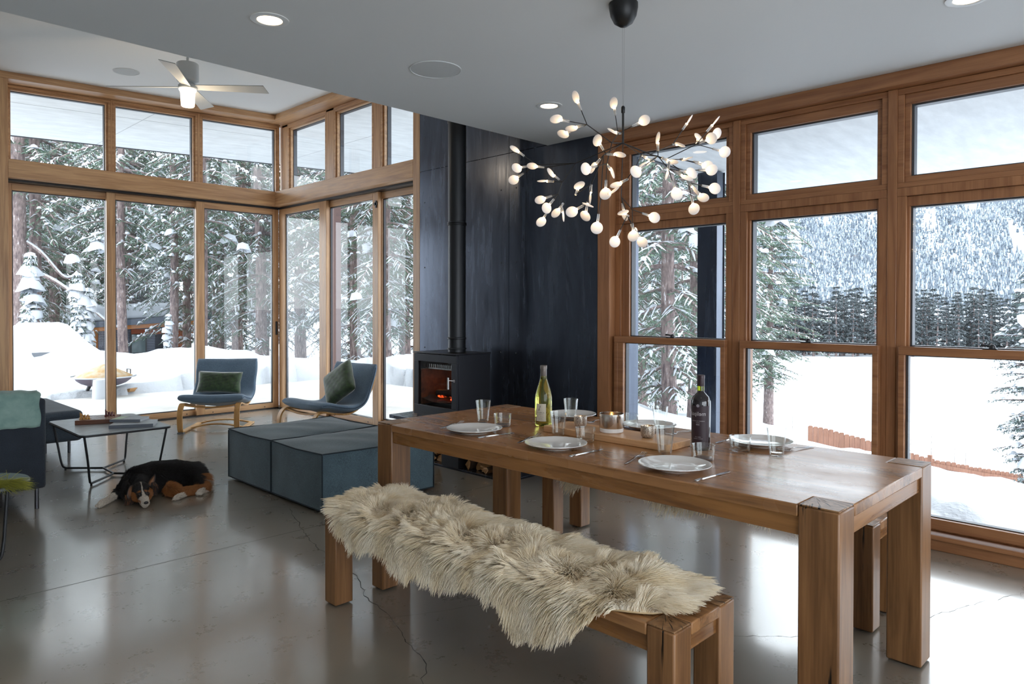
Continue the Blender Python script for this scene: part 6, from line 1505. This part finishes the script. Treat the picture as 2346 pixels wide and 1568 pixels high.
# ------------------------------------------------------------------ fire bowl on the patio edge
fpt = thing('fire_bowl', 'steel fire bowl on splayed legs under a rusty conical lid, at the snowy patio edge', 'fire pit', (3.44, 12.30, .0))
bowlm = plain('weathered_bowl_steel', srgb('6e6570'), .6, .5); MB().lathe([(.12, .115), (.22, .13), (.31, .165), (.375, .215), (.40, .262), (.385, .262), (.30, .185), (.12, .135)], 48, cap0=True).build('bowl', bowlm, fpt, smooth=True)
rust = NT('rusty_lid'); _c = rust.coords(); _n = rust.noise(_c, 6, 5, .65); _r = rust.ramp(_n, 0, ((.35, srgb('b9ab97')), (.6, srgb('b08d5c')), (.8, srgb('8a6030')))); rust.l(_r, 0, rust.b, 'Base Color'); rust.b.inputs['Roughness'].default_value = .6; rust.b.inputs['Metallic'].default_value = .2; rust = rust.m
MB().lathe([(.40, .268), (.395, .278), (.18, .385), (.035, .452), (.012, .456), (.001, .457)], 56, cap0=False).build('lid', rust, fpt, smooth=True)
mb = MB(); mb.tube([(.447*math.cos(2*PI*i/48), .447*math.sin(2*PI*i/48), .268) for i in range(48)], .011, 8, closed=True); rm_ = mb.build('rim_rail', plain('rim_galvanised', (.5, .52, .55), .35, .8), fpt, smooth=True)
for a in (30, 150, 270):
    mb = MB(); c, s = math.cos(math.radians(a)), math.sin(math.radians(a)); mb.tube([(c*.19, s*.19, .14), (c*.25, s*.25, 0), (c*.255, s*.255, -.04)], .022, 8, rr=[.032, .022, .022]); mb.build('leg', blackp, fpt, smooth=True)
mb = MB(); mb.tube([(.36, -.08, .285), (.36, -.08, .36), (.36, .08, .36), (.36, .08, .285)], .008, 6); mb.build('lid_handle', blackp, fpt)
stp = thing('log_stump', 'upright log stump plastered with snow in front of the fire bowl', 'stump', (3.30, 11.93, -.03))
MB().lathe([(.115, 0), (.112, .12), (.105, .27), (.10, .285)], 18).build('log', bark, stp, smooth=True)
MB().lathe([(.120, -.0), (.122, .05), (.113, .2), (.108, .285), (.07, .30), (.001, .305)], 11, cap0=False).build('plastered_snow', treesnow, stp, smooth=True, loc=(0, -.012, 0))
o = firelog(11.86+.42, .03, .06, 1.0, 90, .22, 3.78, 'short firewood piece lying in the snow beside the fire bowl leg', 'firewood outdoors'); 
lg = [x for x in bpy.data.objects if x.get('group') == 'firewood outdoors'][0]; lg.rotation_euler = (0, 0, .5)
# dark slit of a stone under the snow mound
mb = MB(); mb.grid(lambda u, v: Vector((3.30+.16*(u-.5)*2*math.sqrt(max(.02, 1-(v*.9)**2)), 15.50, .50-.11*v)), 12, 6); tag(mb.build('boulder', plain('boulder_grey', srgb('6c7076'), .9), recalc=False), 'grey rock face peeping out of the big snow mound at the left', 'rock').modifiers.new('t', 'SOLIDIFY').thickness = .02
# ------------------------------------------------------------------ neighbouring cabin
cb = thing('cabin', 'low dark cabin with thick roof snow and orange wood soffit among the trees', 'cabin', (9.0, 33.7, 0))
siding = NT('dark_siding'); _tc = siding.n('TexCoord'); _w = siding.n('TexWave', bands_direction='Z'); _w.inputs['Scale'].default_value = 4.2; siding.l(_tc, 'Object', _w, 0); _r = siding.ramp(_w, 1, ((.2, srgb('3f4450')), (.5, srgb('666c79')))); siding.l(_r, 0, siding.b, 'Base Color'); siding.b.inputs['Roughness'].default_value = .7; siding = siding.m
orange = plain('cedar_soffit', srgb('b8763f'), .6); redb = plain('red_brown_beam', srgb('8f4a2c'), .6); fas = plain('cabin_fascia', srgb('5a6270'), .5)
MB().box(.35, 2.6, .3, 4.5, -2.6, .42).build('wall', siding, cb); MB().box(-.1, .349, .5, 4.4, -.5, .42).build('wood_wall', orange, cb)
MB().box(2.6, 4.7, 3.8, 4.5, -2.6, .5).build('porch_wall', siding, cb)
def sl(mb, x0, x1, y0, y1, za, zb2, ta, tb): mb.add([(x0, y0, za), (x1, y0, zb2), (x1, y1, zb2), (x0, y1, za), (x0, y0, za+ta), (x1, y0, zb2+tb), (x1, y1, zb2+tb), (x0, y1, za+ta)], [(0,3,2,1),(4,5,6,7),(0,1,5,4),(1,2,6,5),(2,3,7,6),(3,0,4,7)])
mb = MB(); sl(mb, -.55, 5.3, -.3, 4.9, .44, .80, .24, .26); mb.build('roof_fascia', fas, cb); mb = MB(); sl(mb, -.4, 5.2, -.2, 4.8, .28, .60, .16, .18); mb.build('soffit', orange, cb)
mb = MB(); sl(mb, -.5, 5.3, -.26, 4.9, .68, 1.06, .72, .55); mb.build('roof_snow', treesnow, cb, bevel=.16, seg=3)
mb = MB(); mb.box(1.6, 4.9, .25, .4, .12, .36); mb.build('porch_beam', redb, cb)
MB().box(3.62, 3.80, .2, .38, -2.6, .2).build('porch_post', redb, cb)
wf = MB().box(1.55, 2.25, .26, .299, -.75, .22).build('window', plain('cabin_window_frame', (.03, .032, .036), .4), cb); MB().box(1.62, 2.18, .25, .262, -.68, .15).build('window_pane', plain('cabin_glass', (.12, .16, .17), .05, 0, Coat_Weight=1.), wf)
